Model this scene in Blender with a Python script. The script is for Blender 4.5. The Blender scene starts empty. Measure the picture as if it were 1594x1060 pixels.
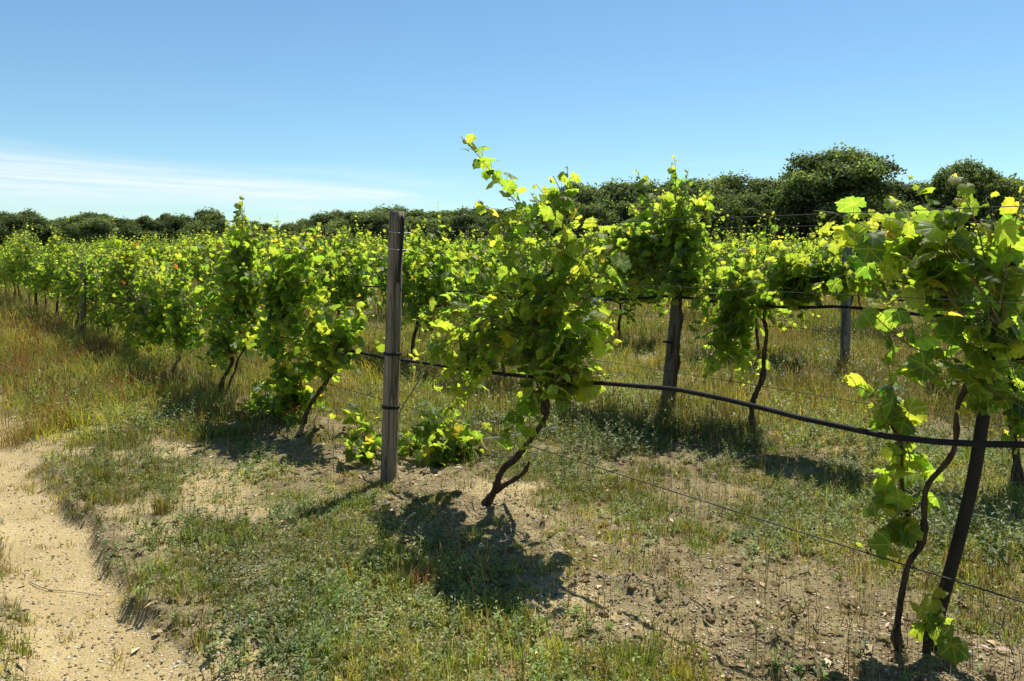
import bpy, bmesh, math, random
import numpy as np
from mathutils import Vector, Matrix

R = np.random.default_rng(7)
random.seed(7)
scene = bpy.context.scene
COL = scene.collection

# ------------------------------------------------------------------ layout
# The vineyard rows run along D; P is the distance across the rows, S along them.
F, CX, HY, CAMH = 1210.0, 797.0, 395.0, 1.47
D = np.array([-0.616, 0.787]); N2 = np.array([0.787, 0.616])
SUN_EL, SUN_AZ = math.radians(64), math.radians(31)
SUNV = np.array([math.sin(SUN_AZ) * math.cos(SUN_EL), math.cos(SUN_AZ) * math.cos(SUN_EL), math.sin(SUN_EL)])

def sp(s, p):
    return D[0] * s + N2[0] * p, D[1] * s + N2[1] * p

def to_sp(x, y):
    return D[0] * x + D[1] * y, N2[0] * x + N2[1] * y

# ------------------------------------------------------------------ noise
def _hash(ix, iy, seed):
    h = (ix.astype(np.int64) * 374761393 + iy.astype(np.int64) * 668265263 + seed * 1442695041) & 0xFFFFFFFF
    h = ((h ^ (h >> 13)) * 1274126177) & 0xFFFFFFFF
    h = (h ^ (h >> 16)) & 0xFFFFFFFF
    return h / 4294967295.0

def vnoise(x, y, seed=0):
    x = np.asarray(x, float); y = np.asarray(y, float)
    ix = np.floor(x); iy = np.floor(y)
    fx = x - ix; fy = y - iy
    fx = fx * fx * (3 - 2 * fx); fy = fy * fy * (3 - 2 * fy)
    a = _hash(ix, iy, seed); b = _hash(ix + 1, iy, seed)
    c = _hash(ix, iy + 1, seed); d = _hash(ix + 1, iy + 1, seed)
    return (a * (1 - fx) + b * fx) * (1 - fy) + (c * (1 - fx) + d * fx) * fy

def fbm(x, y, seed=0, o=4):
    t = 0; a = 1; n = 0
    for k in range(o):
        t = t + a * vnoise(x * 2 ** k + 13.7 * k, y * 2 ** k - 7.1 * k, seed + k); n += a; a *= .5
    return t / n

def sstep(a, b, x):
    t = np.clip((np.asarray(x, float) - a) / (b - a), 0, 1)
    return t * t * (3 - 2 * t)

# ------------------------------------------------------------------ terrain
def path_coord(s, p):
    return p + 0.09 * (fbm(s * 1.1, p * 1.1, 5, 3) - .5) + 0.17 * (fbm(s * 5, p * 5, 6, 3) - .5)

def rut_mask(s, p):
    q = path_coord(s, p)
    near = sstep(2.9, 3.6, s) * (1 - sstep(5.2, 6.2, s))
    w = .34 - .27 * near
    r1 = sstep(.28, .46, q) * (1 - sstep(.77 - w * .5, .77 + w * .5, q))
    r2 = sstep(-1.25, -1.05, q) * (1 - sstep(-.62, -.42, q))
    return np.maximum(r1, r2)

ROWS = [2.6, 5.2, 7.8]
def height(x, y):
    x = np.asarray(x, float); y = np.asarray(y, float)
    s, p = to_sp(x, y)
    g = 0.45 * sstep(3, 12.5, p)
    dist = np.sqrt(x * x + y * y)
    h = g - .07 * rut_mask(s, p) * (1 - sstep(30, 60, dist))
    h = h + .05 * (fbm(x * .6, y * .6, 11, 3) - .5) * sstep(1.0, 2.5, np.abs(p - .6) + 1.0)
    row = np.exp(-((p - 2.6) / .38) ** 2) + np.exp(-((p - 5.2) / .4) ** 2) + np.exp(-((p - 7.8) / .4) ** 2)
    h = h + .03 * row
    rough = .028 * (fbm(x * 5, y * 5, 21, 3) - .5) + .014 * (fbm(x * 22, y * 22, 31, 2) - .5)
    rough = rough * (1 + 1.3 * np.exp(-((path_coord(s, p) - .83) / .1) ** 2) * (s > 2.5))
    clod = np.exp(-((p - 2.55) / .55) ** 2) * .035 * np.clip(fbm(x * 9, y * 9, 41, 2) - .48, 0, 1) * 4
    h = h + (rough * (1 - .55 * rut_mask(s, p)) + clod) * (1 - sstep(9, 18, dist))
    return h

def h1(x, y):
    return float(height(np.array([x]), np.array([y]))[0])

def ground_at(u, v):
    """ground point seen at a place of the photograph"""
    z = CAMH * F / (v - HY); x = 0
    for _ in range(12):
        x = (u - CX) / F * z
        z = .5 * z + .5 * (CAMH - h1(x, z)) * F / (v - HY)
    x = (u - CX) / F * z
    return x, z, h1(x, z)

def on_row(u, v, p):
    """point on the upright plane of a row"""
    z = p / (N2[0] * (u - CX) / F + N2[1])
    return np.array([(u - CX) / F * z, z, CAMH - (v - HY) / F * z])

# ------------------------------------------------------------------ mesh building
class Geo:
    def __init__(self):
        self.v = []; self.f = []; self.m = []; self.c = []; self.l = []; self.n = 0
    def add(self, v, faces, mat=0, col=(1, 1, 1), luv=None):
        v = np.asarray(v, float).reshape(-1, 3)
        for f in faces:
            f = np.asarray(f, np.int64)
            if len(f):
                self.f.append(f + self.n); self.m.append(np.full(len(f), mat, np.int32))
        self.v.append(v)
        c = np.asarray(col, float)
        if c.ndim == 1: c = np.tile(c[:3], (len(v), 1))
        self.c.append(c[:, :3])
        self.l.append(np.zeros((len(v), 3)) if luv is None else luv)
        self.n += len(v)
    def mesh(self, name, mats, smooth=True):
        me = bpy.data.meshes.new(name)
        v = np.concatenate(self.v); me.vertices.add(len(v)); me.vertices.foreach_set('co', v.astype(np.float32).ravel())
        loops = np.concatenate([f.ravel() for f in self.f]).astype(np.int32)
        tot = np.concatenate([np.full(len(f), f.shape[1], np.int32) for f in self.f])
        me.loops.add(len(loops)); me.loops.foreach_set('vertex_index', loops)
        me.polygons.add(len(tot))
        me.polygons.foreach_set('loop_start', np.concatenate([[0], np.cumsum(tot)[:-1]]).astype(np.int32))
        me.polygons.foreach_set('material_index', np.concatenate(self.m))
        me.polygons.foreach_set('use_smooth', np.full(len(tot), smooth, bool))
        c = np.concatenate(self.c); c = np.concatenate([c, np.ones((len(c), 1))], 1).astype(np.float32)
        me.attributes.new('Col', 'FLOAT_COLOR', 'POINT').data.foreach_set('color', c.ravel())
        me.attributes.new('luv', 'FLOAT_VECTOR', 'POINT').data.foreach_set('vector', np.concatenate(self.l).astype(np.float32).ravel())
        for m in mats: me.materials.append(m)
        me.update(calc_edges=True)
        return me
    def obj(self, name, mats, parent=None, smooth=True):
        o = bpy.data.objects.new(name, self.mesh(name, mats, smooth))
        COL.objects.link(o)
        if parent is not None:
            o.parent = parent
            o.matrix_parent_inverse = Matrix.Translation(-Vector(parent.location))
        return o

def tag(o, label=None, cat=None, group=None, kind=None):
    if label: o['label'] = label
    if cat: o['category'] = cat
    if group: o['group'] = group
    if kind: o['kind'] = kind
    return o

def thing(name, label, cat, loc, group=None):
    o = bpy.data.objects.new(name, None); COL.objects.link(o)
    o.location = loc; o.empty_display_size = .1
    return tag(o, label, cat, group)

def resample(pts, step):
    pts = np.asarray(pts, float)
    # Catmull-Rom
    P = np.vstack([2 * pts[0] - pts[1], pts, 2 * pts[-1] - pts[-2]])
    out = []
    for i in range(1, len(P) - 2):
        L = np.linalg.norm(P[i + 1] - P[i]); n = max(1, int(L / step))
        t = np.arange(n)[:, None] / n
        a, b, c, d = P[i - 1], P[i], P[i + 1], P[i + 2]
        out.append(.5 * (2 * b + (c - a) * t + (2 * a - 5 * b + 4 * c - d) * t ** 2 + (3 * b - a - 3 * c + d) * t ** 3))
    out.append(pts[-1:])
    return np.vstack(out)

def tube(geo, pts, r0, r1, sides=6, mat=0, col=(1, 1, 1), wob=0, cap=True):
    pts = np.asarray(pts, float); n = len(pts)
    tan = np.gradient(pts, axis=0); tan /= np.linalg.norm(tan, axis=1)[:, None] + 1e-9
    ref = np.array([1, 0, 0]) if abs(tan[:, 2]).mean() > .5 else np.array([0, 0, 1.])
    a = np.cross(tan, ref); a /= np.linalg.norm(a, axis=1)[:, None] + 1e-9
    b = np.cross(tan, a)
    r = np.linspace(r0, r1, n) if np.isscalar(r0) else np.asarray(r0)
    th = np.arange(sides) / sides * 2 * np.pi
    rr = r[:, None] * (1 + wob * R.normal(size=(n, sides)))
    v = pts[:, None, :] + rr[..., None] * (np.cos(th)[None, :, None] * a[:, None, :] + np.sin(th)[None, :, None] * b[:, None, :])
    i = np.arange(n - 1)[:, None] * sides; j = np.arange(sides)[None, :]; k = (j + 1) % sides
    q = np.stack([i + j, i + k, i + sides + k, i + sides + j], -1).reshape(-1, 4)
    fs = [q]
    if cap:
        fs.append(np.arange(sides)[None, ::-1]); fs.append((np.arange(sides) + (n - 1) * sides)[None, :])
    geo.add(v.reshape(-1, 3), fs, mat, col)

# ------------------------------------------------------------------ materials
def new_mat(name):
    m = bpy.data.materials.new(name); m.use_nodes = True
    nt = m.node_tree; nt.nodes.clear()
    return m, nt

class NT:
    def __init__(self, nt): self.nt = nt
    def n(self, t, **kw):
        o = self.nt.nodes.new(t)
        for k, v in kw.items():
            if k.startswith('i_'): o.inputs[k[2:].replace('_', ' ')].default_value = v
            else: setattr(o, k, v)
        return o
    def l(self, a, b): self.nt.links.new(a, b)
    def math(self, op, a, b=None, c=None):
        o = self.nt.nodes.new('ShaderNodeMath'); o.operation = op
        for i, x in enumerate((a, b, c)):
            if x is None: continue
            if isinstance(x, (int, float)): o.inputs[i].default_value = x
            else: self.l(x, o.inputs[i])
        return o.outputs[0]
    def mix(self, fac, a, b, mode='MIX'):
        o = self.nt.nodes.new('ShaderNodeMix'); o.data_type = 'RGBA'; o.blend_type = mode
        for s, x in ((o.inputs[0], fac), (o.inputs[6], a), (o.inputs[7], b)):
            if isinstance(x, (int, float)): s.default_value = x
            elif isinstance(x, tuple): s.default_value = (*x, 1)
            else: self.l(x, s)
        return o.outputs[2]
    def ramp(self, fac, a, b):
        o = self.nt.nodes.new('ShaderNodeMapRange'); o.clamp = True
        self.l(fac, o.inputs[0]); o.inputs[1].default_value = a; o.inputs[2].default_value = b
        return o.outputs[0]
    def noise(self, vec, scale, detail=3, rough=.55):
        o = self.n('ShaderNodeTexNoise'); o.inputs['Scale'].default_value = scale
        o.inputs['Detail'].default_value = detail; o.inputs['Roughness'].default_value = rough
        if vec is not None: self.l(vec, o.inputs['Vector'])
        return o.outputs[0]

def leaf_material(name, veins=False, trans=.62, tint=(6.0, 4.9, 2.2), rough=.45, spec=.26):
    m, nt = new_mat(name); g = NT(nt)
    at = g.n('ShaderNodeAttribute', attribute_name='Col')
    col = at.outputs['Color']
    pos = g.n('ShaderNodeNewGeometry')
    nz = g.noise(pos.outputs['Position'], 60 if veins else 25, 3)
    col = g.mix(g.ramp(nz, .3, .7), g.mix(1.0, col, (.8, .82, .75), 'MULTIPLY'), g.mix(1.0, col, (1.15, 1.15, 1.1), 'MULTIPLY'))
    bumpsrc = nz
    if veins:
        lu = g.n('ShaderNodeAttribute', attribute_name='luv')
        sx = g.n('ShaderNodeSeparateXYZ'); g.l(lu.outputs['Vector'], sx.inputs[0])
        ax = g.math('ABSOLUTE', sx.outputs[0]); yy = sx.outputs[1]
        tot = None
        for deg in (0, 52, 108):
            t = math.radians(deg)
            perp = g.math('ABSOLUTE', g.math('SUBTRACT', g.math('MULTIPLY', ax, math.cos(t)), g.math('MULTIPLY', yy, math.sin(t))))
            along = g.math('ADD', g.math('MULTIPLY', ax, math.sin(t)), g.math('MULTIPLY', yy, math.cos(t)))
            v = g.math('MULTIPLY', g.ramp(perp, .035, .012), g.math('GREATER_THAN', along, 0))
            # side veins, herringbone off the main one
            sv = g.math('ABSOLUTE', g.math('SUBTRACT', g.math('FRACT', g.math('MULTIPLY', g.math('SUBTRACT', along, g.math('MULTIPLY', perp, .8)), 6.0)), .5))
            sv = g.math('MULTIPLY', g.math('MULTIPLY', g.ramp(sv, .09, .02), g.ramp(perp, .26, .2)), .35)
            v = g.math('MAXIMUM', v, sv)
            tot = v if tot is None else g.math('MAXIMUM', tot, v)
        col = g.mix(g.math('MULTIPLY', tot, .45), col, (.22, .25, .07))
        rr = g.math('SQRT', g.math('ADD', g.math('MULTIPLY', sx.outputs[0], sx.outputs[0]), g.math('MULTIPLY', yy, yy)))
        sp_ = g.math('ADD', g.noise(pos.outputs['Position'], 38, 4, .6), g.math('MULTIPLY', g.math('MULTIPLY', rr, rr), .13))
        big = g.noise(pos.outputs['Position'], 5, 2)
        br = g.math('MULTIPLY', g.ramp(sp_, .70, .76), g.ramp(big, .42, .55))
        col = g.mix(g.math('MULTIPLY', br, .85), col, (.10, .055, .018))
        bumpsrc = g.math('SUBTRACT', nz, g.math('MULTIPLY', tot, .5))
    under = g.mix(1.0, col, (1.25, 1.2, 1.35), 'MULTIPLY')
    under = g.mix(.12, under, (.2, .22, .16))
    colb = g.mix(pos.outputs['Backfacing'], col, under)
    bp = g.n('ShaderNodeBump'); bp.inputs['Strength'].default_value = .35; bp.inputs['Distance'].default_value = .004
    g.l(bumpsrc, bp.inputs['Height'])
    pb = g.n('ShaderNodeBsdfPrincipled'); g.l(colb, pb.inputs['Base Color'])
    pb.inputs['Roughness'].default_value = rough; pb.inputs['Specular IOR Level'].default_value = spec
    g.l(bp.outputs[0], pb.inputs['Normal'])
    tr = g.n('ShaderNodeBsdfTranslucent'); g.l(g.mix(1.0, col, tint, 'MULTIPLY'), tr.inputs['Color'])
    mx = g.n('ShaderNodeMixShader'); mx.inputs[0].default_value = trans
    g.l(pb.outputs[0], mx.inputs[1]); g.l(tr.outputs[0], mx.inputs[2])
    out = g.n('ShaderNodeOutputMaterial'); g.l(mx.outputs[0], out.inputs[0])
    return m

def simple(name, c1, c2, scale=20, rough=.8, bump=.3, stretch=None, spec=.3, metal=0, dist=.01, crack=False):
    m, nt = new_mat(name); g = NT(nt)
    tc = g.n('ShaderNodeTexCoord'); vec = tc.outputs['Object']
    if stretch:
        mp = g.n('ShaderNodeMapping'); mp.inputs['Scale'].default_value = stretch
        g.l(vec, mp.inputs[0]); vec = mp.outputs[0]
    nz = g.noise(vec, scale, 5, .65)
    col = g.mix(g.ramp(nz, .3, .7), c1, c2)
    h = nz
    if crack:
        n2 = g.noise(vec, scale * .6, 2, .5)
        ck = g.ramp(g.math('ABSOLUTE', g.math('SUBTRACT', n2, .5)), .0, .035)
        col = g.mix(ck, g.mix(1.0, col, (.25, .23, .2), 'MULTIPLY'), col)
        big = g.noise(tc.outputs['Object'], 5, 3)
        col = g.mix(g.math('MULTIPLY', g.ramp(big, .45, .65), .6), col, (.13, .11, .085))
        h = g.math('ADD', nz, ck)
    bp = g.n('ShaderNodeBump'); bp.inputs['Strength'].default_value = bump; bp.inputs['Distance'].default_value = dist
    g.l(h, bp.inputs['Height'])
    pb = g.n('ShaderNodeBsdfPrincipled'); g.l(col, pb.inputs['Base Color'])
    pb.inputs['Roughness'].default_value = rough; pb.inputs['Specular IOR Level'].default_value = spec
    pb.inputs['Metallic'].default_value = metal
    g.l(bp.outputs[0], pb.inputs['Normal'])
    out = g.n('ShaderNodeOutputMaterial'); g.l(pb.outputs[0], out.inputs[0])
    return m

def soil_material(name, path=False):
    m, nt = new_mat(name); g = NT(nt)
    geo = g.n('ShaderNodeNewGeometry'); P = geo.outputs['Position']
    at = g.n('ShaderNodeAttribute', attribute_name='Col')
    sc = g.n('ShaderNodeSeparateColor'); g.l(at.outputs['Color'], sc.inputs[0])
    n1 = g.noise(P, 2.2, 4); n2 = g.noise(P, 14, 4); n3 = g.noise(P, 180, 2); n4 = g.noise(P, 45, 3)
    sand = g.mix(g.ramp(n1, .35, .65), (.295, .226, .095), (.38, .30, .14))
    sand = g.mix(g.math('MULTIPLY', g.ramp(n2, .42, .72), .5), sand, (.33, .235, .13))
    sand = g.mix(g.math('MULTIPLY', g.ramp(n3, .55, .75), .55), sand, (.62, .5, .34))
    sand = g.mix(g.math('MULTIPLY', g.ramp(n3, .46, .27), .75), sand, (.13, .09, .045))
    vo = g.n('ShaderNodeTexVoronoi'); vo.inputs['Scale'].default_value = 75; g.l(P, vo.inputs['Vector'])
    sv = g.n('ShaderNodeSeparateColor'); g.l(vo.outputs['Color'], sv.inputs[0])
    isp = g.math('MULTIPLY', g.math('GREATER_THAN', sv.outputs[0], .72 if not path else .78), g.ramp(vo.outputs['Distance'], .5, .38))
    peb = g.mix(sv.outputs[1], (.25, .2, .14), (.6, .52, .4))
    sand = g.mix(isp, sand, peb)
    soil = g.mix(g.ramp(n2, .35, .65), (.11, .088, .045), (.21, .168, .088))
    soil = g.mix(g.math('MULTIPLY', g.ramp(n4, .5, .7), .6), soil, (.30, .23, .125))
    soil = g.mix(g.math('MULTIPLY', g.ramp(n4, .45, .3), .5), soil, (.06, .05, .025))
    k = g.math('ADD', sc.outputs[0], g.math('MULTIPLY', g.math('SUBTRACT', n4, .5), .9))
    k = g.math('ADD', k, g.math('MULTIPLY', g.math('SUBTRACT', n2, .5), .7))
    col = g.mix(g.ramp(k, .32, .68), sand, soil)
    moss = g.mix(g.ramp(n4, .4, .6), (.075, .075, .018), (.15, .12, .03))
    km = g.math('ADD', sc.outputs[1], g.math('MULTIPLY', g.math('SUBTRACT', n2, .5), 1.2))
    col = g.mix(g.ramp(km, .45, .7), col, moss)
    far = g.mix(g.ramp(n1, .35, .65), (.13, .125, .04), (.2, .165, .07))
    col = g.mix(sc.outputs[2], col, far)
    hh = g.math('ADD', g.math('MULTIPLY', n3, .35), g.math('ADD', g.math('MULTIPLY', n4, .8), g.math('MULTIPLY', g.math('SUBTRACT', .6, vo.outputs['Distance']), g.math('MULTIPLY', isp, 1.2))))
    bp = g.n('ShaderNodeBump'); bp.inputs['Strength'].default_value = .9; bp.inputs['Distance'].default_value = .012
    g.l(hh, bp.inputs['Height'])
    pb = g.n('ShaderNodeBsdfPrincipled'); g.l(col, pb.inputs['Base Color'])
    pb.inputs['Roughness'].default_value = .95; pb.inputs['Specular IOR Level'].default_value = .1
    g.l(bp.outputs[0], pb.inputs['Normal'])
    out = g.n('ShaderNodeOutputMaterial'); g.l(pb.outputs[0], out.inputs[0])
    return m

M_LEAF = leaf_material('vine_leaf', True)
M_LEAFB = leaf_material('vine_leaf_plain')
M_GRASS = leaf_material('grass_blade', trans=.4, tint=(1.9, 1.8, .9), rough=.55, spec=.25)
M_WEED = leaf_material('weed_leaf', trans=.4, tint=(2.0, 1.9, .8), rough=.5, spec=.3)
M_TREE = leaf_material('oak_leaf', trans=.38, tint=(2.4, 2.2, .8), rough=.65, spec=.1)
M_BARK = simple('vine_bark', (.026, .018, .012), (.12, .085, .055), 70, .95, 1.0, (1, 1, .12), .1, dist=.02)
M_CANE = simple('green_cane', (.14, .12, .045), (.24, .16, .07), 30, .6, .2)
M_TBARK = simple('tree_bark', (.06, .05, .04), (.13, .11, .09), 4, .95, .6, (1, 1, .3), .1)
M_POST = simple('weathered_post', (.15, .115, .075), (.31, .25, .172), 45, .9, .8, (1, 1, .045), .15, dist=.006, crack=True)
M_POSTB = simple('pale_post', (.15, .135, .115), (.27, .25, .215), 45, .9, .8, (1, 1, .045), .15, dist=.006, crack=True)
M_POSTC = simple('brown_post', (.09, .068, .046), (.19, .155, .11), 45, .9, .8, (1, 1, .045), .12, dist=.006, crack=True)
M_STAKE = simple('dark_stake', (.010, .009, .008), (.028, .022, .018), 25, .75, .5, (1, 1, .2), .25)
M_HOSE = simple('black_hose', (.008, .008, .009), (.024, .022, .020), 14, .75, .15, None, .15)
M_WIRE = simple('steel_wire', (.03, .027, .025), (.07, .06, .052), 60, .7, .1, None, .2, .2)
M_RUB = simple('black_rubber', (.008, .008, .008), (.016, .016, .016), 60, .6, .1, None, .3)
M_ALU = simple('pale_tie', (.5, .5, .5), (.65, .64, .62), 60, .45, .1, None, .5, .3)
M_STONE = leaf_material('pebble', trans=0.0, rough=.85, spec=.2)
M_TWIG = simple('dry_twig', (.16, .115, .075), (.3, .24, .17), 40, .9, .4)
M_SOIL = soil_material('sandy_soil')
M_PATH = soil_material('sandy_track', True)

# ------------------------------------------------------------------ cover of the ground
def cover(s, p, kind):
    n = fbm(s * .9, p * 1.6, 51, 4); m = fbm(s * 3.2, p * 3.8, 61, 3)
    rut = rut_mask(s, p)
    row = np.exp(-((p - 2.55) / .42) ** 2) * (1 - .75 * sstep(5.5, 8, s))
    band = sstep(.9, 1.2, p) * (1 - sstep(1.9, 2.3, p))
    front = 1 - sstep(1.3, 2.6, s)
    bet = sstep(3.0, 3.5, p)
    far = sstep(5, 9, s)
    if kind == 'grass':
        d = .5 * (p < .4) + .55 * band + .8 * bet + .6 * far + .42
        d = d - .70 * rut - .34 * row - .1 * front * (p < 3.0) + .35 * np.exp(-((path_coord(s, p) - .88) / .09) ** 2) + .30 * rut * (s > 3.2)
        return np.clip(d * (.2 + 2.2 * sstep(.40, .62, m)) * (.45 + 1.1 * sstep(.3, .65, n)), 0.03, 1.3)
    if kind == 'cover':
        d = 1.1 * band * (1 - .75 * front) + .5 * bet * (1 - sstep(4.7, 5.6, p)) + .12
        d = d - rut - .7 * row - .6 * far
        return np.clip(d * (.15 + 2.0 * sstep(.38, .66, n)), 0.0, 1.6)
    if kind == 'weed':
        d = .45 * band + .85 * bet * (1 - .7 * sstep(6.5, 9, p)) + .28 + .3 * front
        d = d - .95 * rut - .35 * row
        return np.clip(d * (.05 + 2.2 * sstep(.42, .7, fbm(s * 1.7, p * 1.7, 71, 3))), 0.0, 1.5)
    if kind == 'dry':
        d = .22 + .38 * bet * sstep(4.2, 5.2, p) + .15 * bet + .6 * sstep(6, 10, s) * (p > .9) + .15 * front
        d = d - .8 * rut - .25 * row
        return np.clip(d * (.15 + 1.9 * sstep(.35, .68, fbm(s * 1.2 + 9, p * 1.4, 81, 3))), 0.01, 1.3)

def build_ground():
    def axis(lo, a, b, hi, step, grow):
        c = list(np.arange(a, b + 1e-6, step)); st = step; x = b
        while x < hi: st *= grow; x += st; c.append(x)
        st = step; x = a; pre = []
        while x > lo: st *= grow; x -= st; pre.append(x)
        return np.array(pre[::-1] + c)
    xs = axis(-420, -3.6, 3.4, 420, .028, 1.075); ys = axis(-60, 2.2, 7.2, 620, .028, 1.07)
    X, Y = np.meshgrid(xs, ys); nx, ny = len(xs), len(ys)
    s, p = to_sp(X, Y)
    Z = height(X.ravel(), Y.ravel()).reshape(X.shape)
    V = np.stack([X, Y, Z], -1).reshape(-1, 3)
    dist = np.sqrt(X ** 2 + Y ** 2)
    rut = rut_mask(s, p)
    veg = np.maximum(np.maximum(cover(s, p, 'grass') * .55, cover(s, p, 'cover') * .6), cover(s, p, 'dry') * .4)
    rowm = np.exp(-((p - 2.45) / .35) ** 2)
    soil = np.clip(.38 + .14 * np.exp(-((p - 2.6) / .6) ** 2) + .6 * (fbm(s * 2.1 + 7, p * 2.1, 141, 4) - .5) * 2 * (1 - rut) + veg * .75 + .3 * sstep(3.0, 3.6, p) - .40 * rut + .35 * rowm * (fbm(s * 2.5, p * 2.5, 91, 3) > .5), 0, 1)
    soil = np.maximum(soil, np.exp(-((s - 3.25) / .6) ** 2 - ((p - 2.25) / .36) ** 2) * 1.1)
    edge = np.exp(-((path_coord(s, p) - .82) / .06) ** 2) * sstep(2.6, 3.4, s) * (1 - sstep(5.2, 6.5, s))
    soil = np.clip(soil + edge * .6, 0, 1)
    moss = np.clip(rowm * sstep(.5, .72, fbm(s * 1.8 + 4, p * 2.2, 95, 3)) * .8, 0, 1)
    far = sstep(10, 22, dist) * .85 * (1 - .9 * rut)
    C = np.stack([soil, moss, far], -1).reshape(-1, 3)
    i = (np.arange(ny - 1)[:, None] * nx + np.arange(nx - 1)[None, :])
    q = np.stack([i, i + 1, i + 1 + nx, i + nx], -1).reshape(-1, 4)
    qc = path_coord(s, p)
    inp = ((qc > .36) & (qc < .80)) | ((qc > -1.15) & (qc < -.52))
    inp &= dist < 120
    fm = inp.ravel()[q].sum(1) >= 2
    for nm, sel, mt in (('ground', ~fm, M_SOIL), ('path', fm, M_PATH)):
        f = q[sel]; used = np.unique(f); mp = np.full(len(V), -1); mp[used] = np.arange(len(used))
        g = Geo(); g.add(V[used], [mp[f]], 0, C[used])
        tag(g.obj(nm, [mt]), kind='structure')
build_ground()

# ------------------------------------------------------------------ scatter on the ground
def scatter(n, z0, z1, kind, power=1.0, amax=1.4):
    """points in the visible wedge of ground and a margin beside it"""
    out = []; tot = 0
    while tot < n:
        m = n * 3
        t = R.random(m); z = z0 * (z1 / z0) ** t if power == 0 else (z0 ** power + t * (z1 ** power - z0 ** power)) ** (1 / power)
        x = (R.random(m) * 2 - 1) * .80 * z
        s, p = to_sp(x, z)
        ok = R.random(m) * amax < cover(s, p, kind)
        pts = np.stack([x, z], -1)[ok]
        out.append(pts); tot += len(pts)
        if len(pts) == 0: break
    P = np.concatenate(out)[:n]
    return np.column_stack([P, height(P[:, 0], P[:, 1])])

def blades(geo, base, h, w, lean, col, azim=None, tipcol=None):
    n = len(base)
    a = R.random(n) * 2 * np.pi if azim is None else azim
    d = np.stack([np.cos(a), np.sin(a), np.zeros(n)], -1)
    fa = R.random(n) * np.pi
    sd = np.stack([np.cos(fa), np.sin(fa), np.zeros(n)], -1) * (w / 2)[:, None]
    up = np.array([0, 0, 1.])
    k = lean
    b0 = base - up * .006
    m1 = base + d * (h * k * .28)[:, None] + up * (h * .55)[:, None]
    tp = base + d * (h * k)[:, None] + up * (h * np.sqrt(np.clip(1 - (k * .75) ** 2, .08, 1)))[:, None]
    v = np.stack([b0 - sd, b0 + sd, m1 - sd * .75, m1 + sd * .75, tp], 1)
    i = np.arange(n)[:, None] * 5
    tc = col if tipcol is None else tipcol
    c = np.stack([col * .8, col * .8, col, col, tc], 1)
    geo.add(v.reshape(-1, 3), [np.concatenate([i, i + 1, i + 3, i + 2], 1), np.concatenate([i + 2, i + 3, i + 4], 1)], 0, c.reshape(-1, 3))

def diamonds(geo, pos, nrm, tip, L, W, col, mat=0):
    """small pointed leaves: base at pos, lying along tip"""
    n = len(pos)
    nrm = nrm / np.linalg.norm(nrm, axis=1)[:, None]
    t = tip - nrm * (tip * nrm).sum(1)[:, None]; t /= np.linalg.norm(t, axis=1)[:, None] + 1e-9
    b = np.cross(nrm, t)
    L = L[:, None]; W = W[:, None]
    v = np.stack([pos, pos + t * L * .45 + b * W * .5 + nrm * L * .05, pos + t * L - nrm * L * .12, pos + t * L * .45 - b * W * .5 + nrm * L * .05, pos + t * L * .5 + nrm * 0], 1)
    i = np.arange(n)[:, None] * 5
    f = np.concatenate([np.concatenate([i, i + 1, i + 4], 1), np.concatenate([i + 1, i + 2, i + 4], 1), np.concatenate([i + 2, i + 3, i + 4], 1), np.concatenate([i + 3, i, i + 4], 1)])
    geo.add(v.reshape(-1, 3), [f], mat, np.repeat(col, 5, 0))

def palette(n, cols, wts, jit=.18):
    c = np.array(cols)[R.choice(len(cols), n, p=np.array(wts) / sum(wts))]
    return np.clip(c * (1 + jit * R.normal(size=(n, 1))) * (1 + .06 * R.normal(size=(n, 3))), .004, .9)

GREENS = [(.125, .185, .026), (.18, .22, .035), (.08, .135, .024), (.23, .235, .05)]
DRYS = [(.25, .20, .09), (.19, .135, .062), (.31, .26, .14), (.15, .085, .045), (.13, .14, .04)]

def clumped(P, k, spread):
    """turn each point into k points close to it"""
    Q = np.repeat(P, k, 0)
    Q[:, :2] += R.normal(size=(len(Q), 2)) * (spread * (.6 + .8 * R.random(len(Q))))[:, None] if np.ndim(spread) else R.normal(size=(len(Q), 2)) * spread
    Q[:, 2] = height(Q[:, 0], Q[:, 1])
    return Q

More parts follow.
